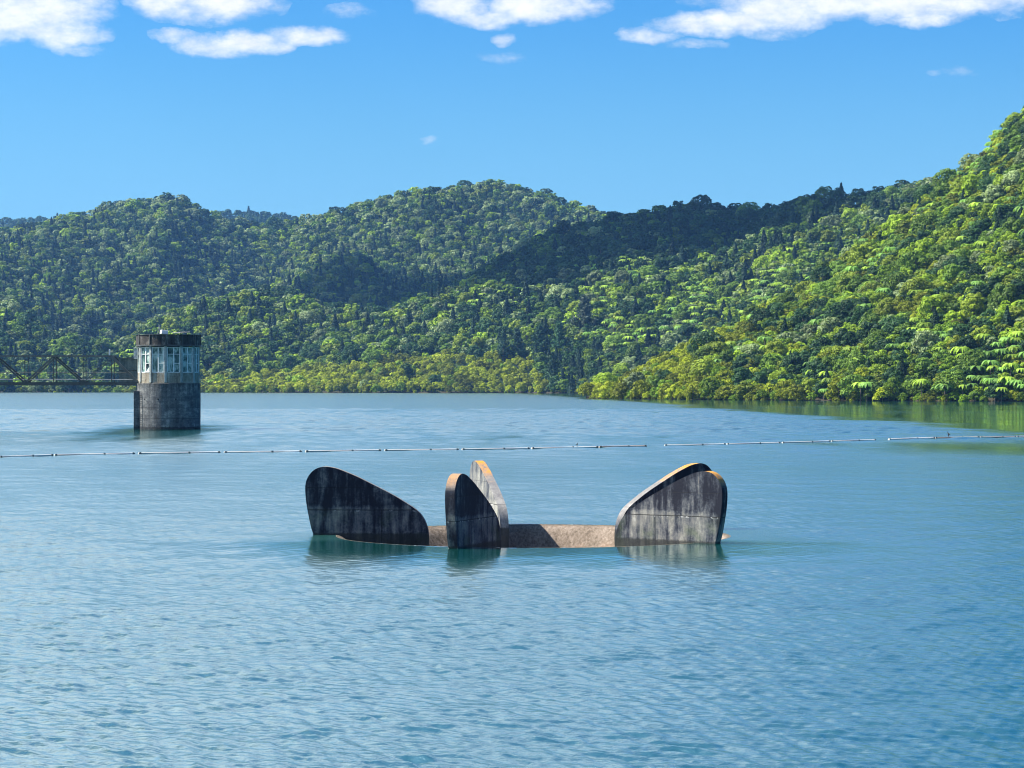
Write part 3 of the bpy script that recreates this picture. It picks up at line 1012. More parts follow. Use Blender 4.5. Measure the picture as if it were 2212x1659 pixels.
class Hill:
    def __init__(self, name, stations, canopy, nu, nv, gully=0.0, gscale=90.0, power=0.85, seed=0, back=0.45, base_z=-0.6, label='', rough=1.0):
        """stations: (shore px, shore distance, ridge px, ridge py, ridge distance)"""
        self.name, self.canopy = name, canopy
        S = []
        for (sx, sd, rx, ry, rd) in stations:
            s = at(sx, HY, sd)
            r = at(rx, ry, rd)
            S.append((s.x, s.y, r.x, r.y, max(r.z - canopy, 0.8)))
        S = resample(S, nu)
        self.S = S
        V = np.linspace(0, 1 + back, nv)
        sx, sy, rx, ry, rz = [S[:, k][:, None] for k in range(5)]
        vv = V[None, :]
        X = sx + (rx - sx) * vv
        Y = sy + (ry - sy) * vv
        up = np.minimum(vv, 1.0)
        Z = base_z + (rz - base_z) * (np.sin(up * PI / 2) * (1 - power) + power * up)
        over = np.maximum(vv - 1.0, 0.0)
        Z = Z - rz * 1.1 * over ** 1.3
        env = np.clip(up * (1.0 - up) * 4, 0, 1) * (rz > 6)
        Xg = np.broadcast_to(X, Z.shape)
        Yg = np.broadcast_to(Y, Z.shape)
        n1 = fbm(Xg / gscale, Yg / (gscale * 2.6), 4, seed) - 0.47
        n2 = fbm(Xg / (gscale * 0.3), Yg / (gscale * 0.45), 3, seed + 5) - 0.45
        rid = 1 - np.abs(2 * fbm(Xg / (gscale * 1.3), Yg / (gscale * 4), 3, seed + 9) - 0.93) * 2
        Z = Z + env * gully * (n1 * 1.6 + n2 * 0.5 + (rid - 0.6) * 0.9)
        Z = Z + (up > 0.9) * 0.0
        self.P = np.stack([Xg, Yg, Z], 2)
        self.V = V
        i = np.arange(nu - 1)[:, None]
        j = np.arange(nv - 1)[None, :]
        a = i * nv + j
        faces = np.stack([a, a + nv, a + nv + 1, a + 1], 2).reshape(-1, 4)
        o = link(name, np_mesh(name, self.P.reshape(-1, 3), faces, M_TERR, True))
        tag(o, label, kind='structure')

    def scatter(self, spacing, vmax, rng, smin=0.62):
        """points on the slope no closer than about spacing*smin; returns xyz and (u, v)"""
        P = self.P
        keep = self.V[:-1] < vmax
        a = P[:-1, :-1][:, keep]
        b = P[1:, :-1][:, keep]
        c = P[1:, 1:][:, keep]
        d = P[:-1, 1:][:, keep]
        area = 0.5 * np.linalg.norm(np.cross(c - a, d - b), axis=2)
        lam = area / spacing ** 2
        n = rng.poisson(lam * 2.2)
        iu, iv = np.nonzero(n)
        rep = n[iu, iv]
        iu, iv = np.repeat(iu, rep), np.repeat(iv, rep)
        fu, fv = rng.random(len(iu)), rng.random(len(iu))
        pos = (a[iu, iv] * ((1 - fu) * (1 - fv))[:, None] + b[iu, iv] * (fu * (1 - fv))[:, None] + c[iu, iv] * (fu * fv)[:, None] + d[iu, iv] * ((1 - fu) * fv)[:, None])
        vv = self.V[iv] + fv * (self.V[1] - self.V[0])
        uu = (iu + fu) / (P.shape[0] - 1)
        order = rng.permutation(len(pos))
        dmin = spacing * smin
        cell = {}
        ok = []
        for k in order:
            x, y = pos[k, 0], pos[k, 1]
            gx, gy = int(x // dmin), int(y // dmin)
            good = True
            for ax_ in (gx - 1, gx, gx + 1):
                for by_ in (gy - 1, gy, gy + 1):
                    for (qx, qy) in cell.get((ax_, by_), ()):
                        if (qx - x) ** 2 + (qy - y) ** 2 < dmin * dmin:
                            good = False
                            break
                    if not good:
                        break
                if not good:
                    break
            if good:
                cell.setdefault((gx, gy), []).append((x, y))
                ok.append(k)
        ok = np.array(ok)
        return pos[ok], uu[ok], vv[ok]


hill_near = Hill('hill_near', [
    (1262, 800, 1270, 852, 815), (1330, 770, 1335, 800, 845), (1450, 735, 1500, 722, 900), (1600, 705, 1700, 618, 940), (1800, 675, 1900, 478, 960), (2000, 655, 2080, 352, 965),
    (2212, 635, 2230, 218, 960), (2420, 610, 2440, 95, 960), (2700, 590, 2700, 30, 960), (3100, 560, 3100, 20, 960)], 6.0, 150, 90, gully=6.0, gscale=60, seed=3, label='steep forested hillside rising from the right shore')
hill_mid = Hill('hill_mid', [
    (-900, 1450, -900, 560, 1750), (-550, 1480, -550, 620, 1800), (-250, 1500, -250, 600, 1800), (0, 1480, 0, 648, 1740), (120, 1480, 110, 708, 1640), (230, 1480, 230, 738, 1600), (330, 1470, 320, 695, 1640), (430, 1450, 440, 645, 1700),
    (600, 1420, 600, 620, 1730), (720, 1400, 720, 655, 1650), (800, 1400, 840, 660, 1620), (900, 1390, 1000, 598, 1680), (1000, 1380, 1200, 497, 1720), (1100, 1370, 1400, 452, 1720), (1200, 1340, 1520, 436, 1680),
    (1300, 1300, 1630, 452, 1640), (1450, 1250, 1760, 420, 1600), (1600, 1200, 1890, 408, 1540), (1750, 1150, 2030, 376, 1490), (1900, 1100, 2200, 350, 1440), (2100, 1050, 2400, 340, 1400), (2300, 1000, 2650, 340, 1400)],
    8.0, 240, 80, gully=20.0, gscale=95, power=0.9, seed=11, label='forested middle slopes behind the far end of the lake')
hill_far = Hill('hill_far', [
    (-1000, 1750, -1000, 470, 2500), (-650, 1750, -650, 440, 2550), (-300, 1750, -300, 490, 2550), (-100, 1750, -100, 495, 2550), (60, 1780, 60, 487, 2550), (180, 1800, 180, 462, 2560), (230, 1800, 230, 442, 2580), (300, 1800, 300, 434, 2600), (370, 1800, 370, 420, 2600), (430, 1800, 430, 452, 2600),
    (500, 1800, 500, 470, 2650), (560, 1800, 560, 480, 2700), (640, 1800, 640, 474, 2700), (700, 1800, 700, 455, 2700), (770, 1800, 770, 437, 2700), (850, 1800, 850, 418, 2700), (960, 1800, 960, 402, 2700),
    (1060, 1800, 1060, 391, 2700), (1110, 1800, 1110, 394, 2700), (1180, 1800, 1180, 418, 2650), (1280, 1800, 1280, 448, 2600), (1340, 1800, 1340, 474, 2560), (1450, 1800, 1450, 520, 2500), (1650, 1800, 1650, 590, 2450)],
    9.0, 200, 90, gully=58.0, gscale=150, power=1.0, seed=23, label='big forested hill closing the far end of the lake')
hill_back = Hill('hill_back', [
    (-1000, 3000, -1000, 440, 4000), (-400, 3000, -400, 470, 4000), (-100, 3000, -100, 474, 4000), (30, 3000, 30, 470, 4000), (90, 3000, 90, 468, 4000), (170, 3000, 170, 474, 4000), (300, 3000, 300, 485, 4000), (430, 3000, 430, 462, 4000),
    (490, 3000, 490, 454, 4000), (550, 3000, 550, 456, 4000), (640, 3000, 640, 466, 4000), (750, 3000, 750, 500, 4000), (900, 3000, 900, 560, 4000)], 9.0, 120, 40, gully=20, gscale=200, seed=31, label='hazy blue forested range in the distance')


# ------------------------------------------------------------------ foliage prototypes (unit: metres)
def unit(n, rng):
    v = rng.normal(size=(n, 3))
    return v / np.linalg.norm(v, axis=1)[:, None]


def quads(pos, nrm, size, rng, aspect=1.5):
    n = len(pos)
    ref = unit(n, rng)
    t = np.cross(nrm, ref)
    t /= np.linalg.norm(t, axis=1)[:, None] + 1e-9
    b = np.cross(nrm, t)
    s = (size * (0.7 + 0.6 * rng.random(n)))[:, None]
    t = t * s * 0.5 * aspect
    b = b * s * 0.5
    # kite shaped leaf sprays, slightly folded
    V = np.stack([pos - t, pos - b * 0.9 + nrm * s * 0.10, pos + t * 1.1, pos + b * 0.9 + nrm * s * 0.10], 1)
    return V.reshape(-1, 3), np.arange(4 * n).reshape(n, 4)


def crown_broad(rng, R, H, lobes, n, leaf, flat=0.75, jit=0.55):
    """lumpy crown: base at z=0, top about H"""
    c = []
    for k in range(lobes):
        a = k * 2.399 + rng.random() * 0.7
        zz = ((k + 0.5) / lobes) ** 0.8
        rr = math.sqrt(max(0.0, 1 - (zz * 0.92) ** 2)) * (0.30 + 0.62 * rng.random() ** 0.6)
        c.append((rr * R * math.cos(a), rr * R * math.sin(a), H * (0.12 + 0.68 * zz) * (0.9 + 0.2 * rng.random()), R * (0.19 + 0.20 * rng.random())))
    c = np.array(c)
    w = c[:, 3] ** 2
    li = rng.choice(lobes, size=int(n * 1.9), p=w / w.sum())
    d = unit(len(li), rng)
    d[:, 2] = np.where(d[:, 2] < -0.35, -d[:, 2], d[:, 2])
    rad = c[li, 3][:, None] * (0.82 + 0.25 * rng.random((len(li), 1)))
    pos = c[li, :3] + d * rad * np.array([1, 1, flat])
    dd = np.linalg.norm((pos[:, None, :] - c[None, :, :3]) / np.array([1, 1, flat]), axis=2) / c[None, :, 3]
    dd[np.arange(len(li)), li] = 9
    keep = (dd.min(1) > 0.78)
    pos, d, li = pos[keep][:n], d[keep][:n], li[keep][:n]
    nrm = d * np.array([1, 1, 1.25]) + rng.normal(size=d.shape) * jit * 0.6
    nrm[:, 2] += 0.15
    nrm /= np.linalg.norm(nrm, axis=1)[:, None]
    V, F = quads(pos, nrm, leaf, rng)
    lobe_t = 0.82 + 0.36 * rng.random(lobes)
    tint = np.repeat(lobe_t[li] * (0.75 + 0.5 * rng.random(len(pos))), 4)
    return V, F, tint


def crown_cone(rng, R, H, n, leaf, droop=0.25, tiers=11):
    k = rng.integers(0, tiers, int(n * 1.0))
    t = (k + 0.5) / tiers
    a_br = rng.integers(0, 7, len(k)) * 2 * PI / 7 + k * 0.9 + rng.normal(size=len(k)) * 0.20
    rmax = R * 1.15 * (1 - t) ** 1.05 * (0.75 + 0.35 * np.sin(k * 12.3 + np.floor(a_br * 1.1) * 4.1) ** 2) + 0.04 * R
    rr = rmax * np.sqrt(rng.random(len(k)))
    z = H * (0.06 + 0.92 * t) - rr * droop + rng.normal(size=len(k)) * H * 0.018
    pos = np.stack([rr * np.cos(a_br), rr * np.sin(a_br), z], 1)
    nrm = np.stack([np.cos(a_br) * 0.6, np.sin(a_br) * 0.6, np.full(len(k), 0.7)], 1) + rng.normal(size=pos.shape) * 0.45
    nrm /= np.linalg.norm(nrm, axis=1)[:, None]
    V, F = quads(pos, nrm, leaf, rng, 1.7)
    return V, F, np.repeat(0.75 + 0.5 * rng.random(len(pos)), 4)


def crown_fern(rng, L, fronds, segs):
    """tree fern crown; rosette at z=0"""
    Vs, Fs, Ts = [], [], []
    off = 0
    for k in range(fronds):
        az = k * 2 * PI / fronds + rng.normal() * 0.15
        l = L * (0.8 + 0.3 * rng.random())
        rise = 0.45 + 0.35 * rng.random()
        tone = 0.8 + 0.4 * rng.random()
        ca, sa = math.cos(az), math.sin(az)
        ts = np.linspace(0.06, 1, segs + 1)
        rr = l * (ts - 0.10 * ts ** 3)
        zz = l * (rise * ts - (rise + 0.22 + 0.2 * rng.random()) * ts ** 2.3)
        wd = l * 0.17 * np.sin(np.clip(ts * 1.05, 0, 1) * PI) ** 0.6 * (1 - 0.25 * ts) + 0.02
        for s in range(segs):
            for side in (-1, 1):
                r0, r1 = rr[s], rr[s + 1] * 0.92 + rr[s] * 0.08
                z0, z1 = zz[s], zz[s + 1]
                w0 = wd[s] * side
                sw = l * 0.05
                dz = -abs(w0) * 0.28
                q = [(r0, 0, z0), (r1, 0, z1), (r1 + sw, w0, z1 + dz), (r0 + sw * 0.6 + (r1 - r0) * 0.3, w0, z0 + dz)]
                for (r_, t_, z_) in q:
                    Vs.append((r_ * ca - t_ * sa, r_ * sa + t_ * ca, z_))
                Fs.append((off, off + 1, off + 2, off + 3))
                off += 4
                tt = tone * (0.85 + 0.3 * rng.random())
                Ts += [tt] * 4
    return np.array(Vs), np.array(Fs), np.array(Ts)


def crown_pine(rng, R, H, n, leaf):
    """open, feathery: separate upswept boughs with tufts, gaps between"""
    pos, nrm = [], []
    nb = 34
    for k in range(nb):
        t = (k + rng.random()) / nb
        az = k * 2.4 + rng.normal() * 0.3
        l = R * (1.05 - 0.85 * t) * (0.7 + 0.5 * rng.random())
        z0 = H * (0.12 + 0.80 * t)
        m = int(n / nb)
        s = 0.25 + 0.75 * rng.random(m)
        p = np.stack([l * s * math.cos(az), l * s * math.sin(az), z0 + l * 0.55 * s ** 1.6], 1) + rng.normal(size=(m, 3)) * np.array([.28, .28, .22]) * R * 0.28
        pos.append(p)
        nrm.append(np.stack([np.full(m, math.cos(az) * .5), np.full(m, math.sin(az) * .5), np.full(m, .6)], 1) + rng.normal(size=(m, 3)) * 0.6)
    pos, nrm = np.concatenate(pos), np.concatenate(nrm)
    nrm /= np.linalg.norm(nrm, axis=1)[:, None]
    V, F = quads(pos, nrm, leaf, rng, 2.4)
    return V, F, np.repeat(0.7 + 0.6 * rng.random(len(pos)), 4)


def trunk_mesh(name, h, r0, r1, mat, rng, limbs=3, lean=0.06):
    b = B()
    pts = [Vector((0, 0, -1.5))]
    for k in range(1, 5):
        pts.append(Vector((rng.normal() * lean * h * k / 4, rng.normal() * lean * h * k / 4, h * k / 4)))
    for k in range(4):
        b.tube(pts[k], pts[k + 1], r0 + (r1 - r0) * k / 4, r0 + (r1 - r0) * (k + 1) / 4, 7)
    for k in range(limbs):
        a = k * 2.3 + rng.random()
        s = pts[2] if k % 2 else pts[3]
        e = s + Vector((math.cos(a) * h * 0.32, math.sin(a) * h * 0.32, h * 0.30))
        b.tube(s, e, r1 * 0.9, r1 * 0.4, 5)
    bmesh.ops.recalc_face_normals(b.bm, faces=list(b.bm.faces))
    me = bpy.data.meshes.new(name)
    b.bm.to_mesh(me)
    b.bm.free()
    me.materials.append(mat)
    return me


M_LEAF = mat_leaf('broadleaf_foliage')
M_FERN = mat_leaf('fern_fronds', 0.32, 0.5)
M_SHRUB = mat_leaf('shrub_foliage', 0.25, 0.6)
M_CONE = mat_leaf('conifer_foliage', 0.12, 0.65)
M_BARK = mat_simple('grey_brown_bark', (0.12, 0.095, 0.07), 0.9, 0.4, 1.5)

# kinds: (height, radius) at scale 1; detail levels high (single trees) and low (distant masses)
rp = np.random.default_rng(101)
PROTO = {
    'broadleaf_tree': dict(hi=[crown_broad(rp, 3.6 + .5 * (i % 3), 6.2 + 0.8 * (i % 2), 26 + 3 * i, 2000, 0.42) for i in range(4)],
                           lo=[crown_broad(rp, 3.8, 6.5, 17 + i, 360, 0.82) for i in range(5)], H=7.0, R=4.0, cz=0.6, mat=M_LEAF),
    'tree_fern': dict(hi=[crown_fern(rp, 3.0, 15 + 2 * i, 9) for i in range(3)], lo=[crown_fern(rp, 3.0, 11, 3) for i in range(3)], H=5.6, R=3.0, cz=5.0, mat=M_FERN),
    'shrub': dict(hi=[crown_broad(rp, 2.3, 3.4 + 0.4 * i, 18 + i, 1100, 0.28, 0.8, 0.8) for i in range(3)], lo=[crown_broad(rp, 2.4, 3.6, 8 + i, 150, 0.75, 0.8, 0.8) for i in range(3)], H=4.0, R=2.4, cz=0.2, mat=M_SHRUB),
    'conifer_tree': dict(hi=[crown_cone(rp, 3.0 + 0.3 * i, 11.0, 1500, 0.5, 0.3, 12 + i) for i in range(3)], lo=[crown_cone(rp, 3.3, 11.0, 260, 1.0, 0.3, 9 + i) for i in range(3)], H=11.0, R=2.5, cz=0.6, mat=M_CONE),
}

# ------------------------------------------------------------------ planting
PAL = {
    'broadleaf_tree': [('dark-green', (0.032, 0.074, 0.020)), ('mid-green', (0.105, 0.175, 0.018)), ('bright-green', (0.21, 0.30, 0.015)), ('grey-green', (0.20, 0.255, 0.105)), ('olive-green', (0.175, 0.225, 0.016))],
    'tree_fern': [('yellow-green', (0.27, 0.39, 0.04)), ('fresh-green', (0.18, 0.33, 0.06))],
    'shrub': [('olive', (0.165, 0.19, 0.012)), ('yellowish', (0.28, 0.32, 0.014)), ('green', (0.14, 0.225, 0.014))],
    'conifer_tree': [('blackish-green', (0.024, 0.052, 0.028)), ('dark-green', (0.03, 0.062, 0.028))],
}
trees = []     # kind, pos, scale, rot, tone index, colour jitter, proto index, hill


def frame_px(p):
    """photo-frame px, py of a world point"""
    return CX + p[..., 0] / p[..., 1] * FPX, HY - (p[..., 2] - CAM_H) / p[..., 1] * FPX


def plant(hill, hname, spacing, vmax, seed, chooser, scale_rng=(0.75, 1.3), smin=0.62):
    rng = np.random.default_rng(seed)
    pos, uu, vv = hill.scatter(spacing, vmax, rng, smin)
    px, py = frame_px(pos)
    inside = (px > -700) & (px < 2900)
    pos, uu, vv, px, py = pos[inside], uu[inside], vv[inside], px[inside], py[inside]
    cl = fbm(pos[:, 0] / 26.0, pos[:, 1] / 60.0, 3, seed + 1)
    cl2 = fbm(pos[:, 0] / 45.0 + 9, pos[:, 1] / 90.0, 3, seed + 2)
    for k in range(len(pos)):
        kind, tone, sc = chooser(px[k], py[k], vv[k], cl[k], cl2[k], rng, pos[k])
        if kind is None:
            continue
        s = sc * (scale_rng[0] + (scale_rng[1] - scale_rng[0]) * rng.random())
        trees.append([kind, pos[k], s, rng.random() * 2 * PI, tone, 0.62 + 0.76 * rng.random(), int(rng.integers(0, 60)), hname])


def pick_broad(rng, cl2, w=None):
    w = np.array(w if w is not None else (0.30, 0.28, 0.17, 0.15, 0.10))
    w = w * np.array([1.6 - 1.2 * cl2, 1.0, 0.4 + 1.2 * cl2, 1.0, 1.0])
    return int(rng.choice(5, p=w / w.sum()))


def ch_near(px, py, v, cl, cl2, rng, p):
    # olive scrub covers the low tip and the left flank of the near hill
    dl = px - np.interp(py, [350, 480, 620, 720, 800, 866], [2060, 1910, 1720, 1560, 1460, 1600])
    scrub = np.clip(1.0 - dl / 190.0, 0, 1)
    if v < 0.03 and rng.random() < (0.75 if px < 1720 else 0.18):
        return 'shrub', int(rng.choice(3, p=[.3, .5, .2])), 0.7 + 0.6 * rng.random()
    if rng.random() < scrub * 0.93:
        return 'shrub', int(rng.choice(3, p=[.38, .44, .18])), 0.70 + 0.45 * rng.random()
    if cl > 0.53 and rng.random() < 0.50:
        return 'tree_fern', int(rng.random() < 0.6), 0.85
    if rng.random() < 0.05:
        return 'tree_fern', int(rng.random() < 0.5), 0.85
    if rng.random() < 0.16:
        return 'shrub', int(rng.choice(3, p=[.35, .3, .35])), 1.15
    if rng.random() < 0.02:
        return 'conifer_tree', 1, 0.6
    return 'broadleaf_tree', pick_broad(rng, cl2, (.29, .28, .19, .07, .17)), 0.52 + 0.55 * rng.random() ** 2.5


def ch_mid(px, py, v, cl, cl2, rng, p):
    shore = py > 775 and 640 < px < 1330
    if (py > np.interp(px, [430, 640, 800, 1000, 1150, 1200, 1300], [820, 810, 788, 772, 778, 870, 900])) and px > 420:
        if rng.random() < 0.97:
            return 'shrub', int(rng.choice(3, p=[.32, .60, .08])), 1.0 + 0.4 * rng.random()
    if 1165 < px < 1300 and py > 745:  # shadowed shore painted in by choosing mostly dark-green crowns
        return ('conifer_tree', 0, 0.8) if rng.random() < 0.2 else ('broadleaf_tree', int(rng.choice(5, p=[.7, .2, .05, .03, .02])), 0.9)
    if v < 0.05 and rng.random() < 0.5:
        return 'shrub', int(rng.choice(3, p=[.4, .3, .3])), 1.2
    ridge_shade = px > 830 and py < np.interp(px, [830, 1000, 1350, 1600, 1800, 2030], [680, 625, 600, 530, 480, 400])  # ridge shadow put into leaf colour: mostly dark greens chosen here
    fern_zone = (1180 < px < 1760 and 560 < py < 770)
    if fern_zone and cl > 0.44 and rng.random() < 0.55:
        return 'tree_fern', int(rng.random() < 0.25), 1.0
    if not ridge_shade and cl > 0.56 and rng.random() < 0.30:
        return 'tree_fern', int(rng.random() < 0.4), 1.0
    if rng.random() < (0.012 if v > 0.88 else 0.07):
        return 'conifer_tree', int(rng.random() < 0.4), 1.0
    if ridge_shade:
        return 'broadleaf_tree', int(rng.choice(5, p=[.78, .16, .0, .04, .02])), 0.85 + 0.7 * rng.random() ** 3
    return 'broadleaf_tree', pick_broad(rng, cl2, (.31, .26, .19, .14, .10)), 0.75 + 0.6 * rng.random() ** 2


def ch_bank(px, py, v, cl, cl2, rng, p):
    return 'shrub', int(rng.choice(3, p=[.35, .2 if px > 1700 else .4, .45 if px > 1700 else .25])), 0.35 + 0.35 * rng.random()


def ch_far(px, py, v, cl, cl2, rng, p):
    if rng.random() < (0.12 if v < 0.88 else 0.03):
        return 'conifer_tree', int(rng.random() < 0.5), 0.95
    s = 0.75 + 0.55 * rng.random() ** 2 if v < 0.93 else 0.9 + 0.9 * rng.random() ** 2
    return 'broadleaf_tree', pick_broad(rng, cl2, (.30, .24, .11, .30, .05)), s


def ch_back(px, py, v, cl, cl2, rng, p):
    return ('conifer_tree' if rng.random() < 0.03 else 'broadleaf_tree'), 0, 1.4


plant(hill_near, 'near', 3.3, 1.06, 41, ch_near)
plant(hill_mid, 'mid', 5.2, 1.05, 42, ch_mid)
plant(hill_near, 'near', 2.6, 0.035, 51, ch_bank)
plant(hill_mid, 'mid', 4.0, 0.03, 52, ch_bank)
plant(hill_far, 'far', 6.6, 1.05, 43, ch_far)
plant(hill_back, 'back', 13.0, 1.04, 44, ch_back)

# medium detail for the near hill's remaining trees
PROTO['broadleaf_tree']['me'] = [crown_broad(rp, 3.8, 6.4, 22 + i, 1100, 0.52) for i in range(5)]
PROTO['tree_fern']['me'] = [crown_fern(rp, 3.0, 13, 5) for i in range(3)]
PROTO['shrub']['me'] = [crown_broad(rp, 2.3, 3.5, 11 + i, 600, 0.37, 0.8, 0.8) for i in range(4)]
PROTO['conifer_tree']['me'] = [crown_cone(rp, 3.2, 11.0, 600, 0.7, 0.3, 11 + i) for i in range(3)]


def grow(V, scale, rot):
    c, s = math.cos(rot), math.sin(rot)
    out = np.empty_like(V)
    out[:, 0] = (V[:, 0] * c - V[:, 1] * s) * scale
    out[:, 1] = (V[:, 0] * s + V[:, 1] * c) * scale
    out[:, 2] = V[:, 2] * scale
    return out


# how much of each crown the picture shows: discs painted from near to far
def visible(trees):
    W, Hh = 1106, 830
    buf = np.zeros((Hh, W), dtype=bool)
    yy, xx = np.mgrid[0:60, 0:60]
    order = sorted(range(len(trees)), key=lambda k: trees[k][1][1])
    vis = np.zeros(len(trees))
    for k in order:
        kind, p, s = trees[k][:3]
        pr = PROTO[kind]
        d = p[1]
        cx, cy = frame_px(p + np.array([0, 0, (pr['cz'] + (pr['H'] - pr['cz']) * 0.5) * s]))
        if kind == 'tree_fern':
            cx, cy = frame_px(p + np.array([0, 0, pr['cz'] * s]))
        rx = pr['R'] * s * FPX / d / 2
        ry = (0.35 * pr['R'] if kind == 'tree_fern' else (pr['H'] - pr['cz']) * 0.5) * s * FPX / d / 2
        cx, cy = cx / 2, cy / 2
        x0, x1, y0, y1 = int(cx - rx), int(cx + rx) + 1, int(cy - ry), int(cy + ry) + 1
        if x1 <= 0 or y1 <= 0 or x0 >= W or y0 >= Hh:
            continue
        x0, y0, x1, y1 = max(x0, 0), max(y0, 0), min(x1, W), min(y1, Hh)
        gx = (np.arange(x0, x1) + 0.5 - cx) / max(rx, 0.5)
        gy = (np.arange(y0, y1) + 0.5 - cy) / max(ry, 0.5)
        mask = gx[None, :] ** 2 + gy[:, None] ** 2 <= 1.0
        sub = buf[y0:y1, x0:x1]
        vis[k] = np.count_nonzero(mask & ~sub)
        sub |= mask
    return vis


VIS = visible(trees)
LIMIT = 300
single = {}
for kind in PROTO:
    idx = [k for k in range(len(trees)) if trees[k][0] == kind and VIS[k] > 0]
    idx.sort(key=lambda k: -VIS[k])
    single[kind] = idx[:LIMIT]
single_set = set(k for v_ in single.values() for k in v_)

# ---- prototypes as shared meshes
CROWN, TRUNK = {}, {}
for kind, pr in PROTO.items():
    CROWN[kind] = [np_mesh(kind + '_crown', V + np.array([0, 0, pr['cz']]), F, pr['mat'], False, np.repeat(t[::4][:, None], 3, 1)) for V, F, t in pr['hi']]
rt = np.random.default_rng(5)
TRUNK['broadleaf_tree'] = [trunk_mesh('broadleaf_trunk', 4.6, 0.30, 0.14, M_BARK, rt, 4) for _ in range(2)]
TRUNK['tree_fern'] = [trunk_mesh('fern_trunk', 5.05, 0.15, 0.11, M_BARK, rt, 0, 0.0) for _ in range(2)]
TRUNK['shrub'] = [trunk_mesh('shrub_trunk', 2.2, 0.12, 0.06, M_BARK, rt, 4) for _ in range(2)]
TRUNK['conifer_tree'] = [trunk_mesh('conifer_trunk', 10.0, 0.26, 0.06, M_BARK, rt, 0, 0.01) for _ in range(2)]

COLS = [(300, 'behind footbridge'), (440, 'behind intake tower'), (655, 'between intake tower and left fin'), (800, 'above tall end of left fin'), (935, 'above low end of left fin'), (1105, 'above nearest fin'),
        (1220, 'above pale fin'), (1335, 'above open spillway mouth'), (1460, 'above low end of paired fins'), (1580, 'above tall end of paired fins'), (1720, 'just right of paired fins'),
        (1860, 'well right of paired fins'), (2000, 'towards right edge'), (2100, 'close to right edge'), (99999, 'at right edge')]
NAMES = {'broadleaf_tree': 'tree', 'tree_fern': 'tree fern', 'shrub': 'shrub', 'conifer_tree': 'conifer'}
SHAPE = {'broadleaf_tree': 'round crowned', 'tree_fern': 'arching', 'shrub': 'bushy', 'conifer_tree': 'pointed'}
HILLN = {'near': 'near hillside', 'mid': 'middle slopes', 'far': 'far hill', 'back': 'hazy range'}
HILLA = {'near': 'near-hill', 'mid': 'mid-slope', 'far': 'far-hill', 'back': 'far-range'}
ORD = ['leftmost', 'second-from-left', 'third-from-left', 'fourth-from-left', 'fifth-from-left', 'sixth-from-left', 'seventh-from-left', 'eighth-from-left', 'ninth-from-left', 'tenth-from-left', 'eleventh-from-left', 'twelfth-from-left']
LABELLED = {}


def row_word(hn, py, v_py):
    return v_py


def place_words(t):
    px, py = frame_px(np.array(t[1]))
    col = next(n for lim, n in COLS if px < lim)
    hn = t[7]
    top = {'near': np.interp(px, [1262, 1335, 1500, 1700, 1900, 2080, 2230], [852, 800, 722, 618, 478, 352, 240]),
           'mid': np.interp(px, [0, 110, 230, 440, 600, 720, 840, 1000, 1200, 1400, 1520, 1760, 2030, 2212], [648, 708, 738, 645, 620, 655, 660, 598, 497, 452, 436, 420, 376, 350]),
           'far': 440.0, 'back': 465.0}[hn]
    f = (850 - py) / max(850 - top, 20)
    row = 'at waterline' if f < 0.08 else 'low' if f < 0.28 else 'below halfway' if f < 0.48 else 'above halfway' if f < 0.70 else 'high' if f < 0.9 else 'along ridge'
    return row, col, HILLN[hn]


for kind, idx in single.items():
    for k in idx:
        t = trees[k]
        _, p, s, rz, tone, jit, pi_, hn = t
        root = empty(kind, p, rz)
        root.scale = (s, s, s * (0.9 + 0.25 * ((pi_ * 7) % 10) / 10))
        tn, tc = PAL[kind][tone]
        row, col, hl = place_words(t)
        size = 'small' if s < 0.9 * (0.78 if hn == 'near' and kind == 'broadleaf_tree' else 1) else 'large' if s > 1.15 * (0.78 if hn == 'near' and kind == 'broadleaf_tree' else 1) else 'medium'
        label = f'{size} {tn} {HILLA[hn]} {NAMES[kind]} {row} {col}'
        LABELLED.setdefault(label, []).append((frame_px(np.array(p))[0], root))
        tag(root, label, {'broadleaf_tree': 'tree', 'tree_fern': 'tree fern', 'shrub': 'shrub', 'conifer_tree': 'conifer'}[kind], f'{NAMES[kind]}s on the {hl}')
        c = link('crown', CROWN[kind][pi_ % len(CROWN[kind])], root)
        c.color = (tc[0] * jit, tc[1] * jit, tc[2] * jit, 1)
        link('trunk', TRUNK[kind][pi_ % 2], root)

# several of one description: say which, counted from the left
for label, members in LABELLED.items():
    members.sort(key=lambda q: q[0])
    if len(members) > 1:
        for (qx, root), word in zip(members, ORD):
            root['label'] = word + ' ' + label

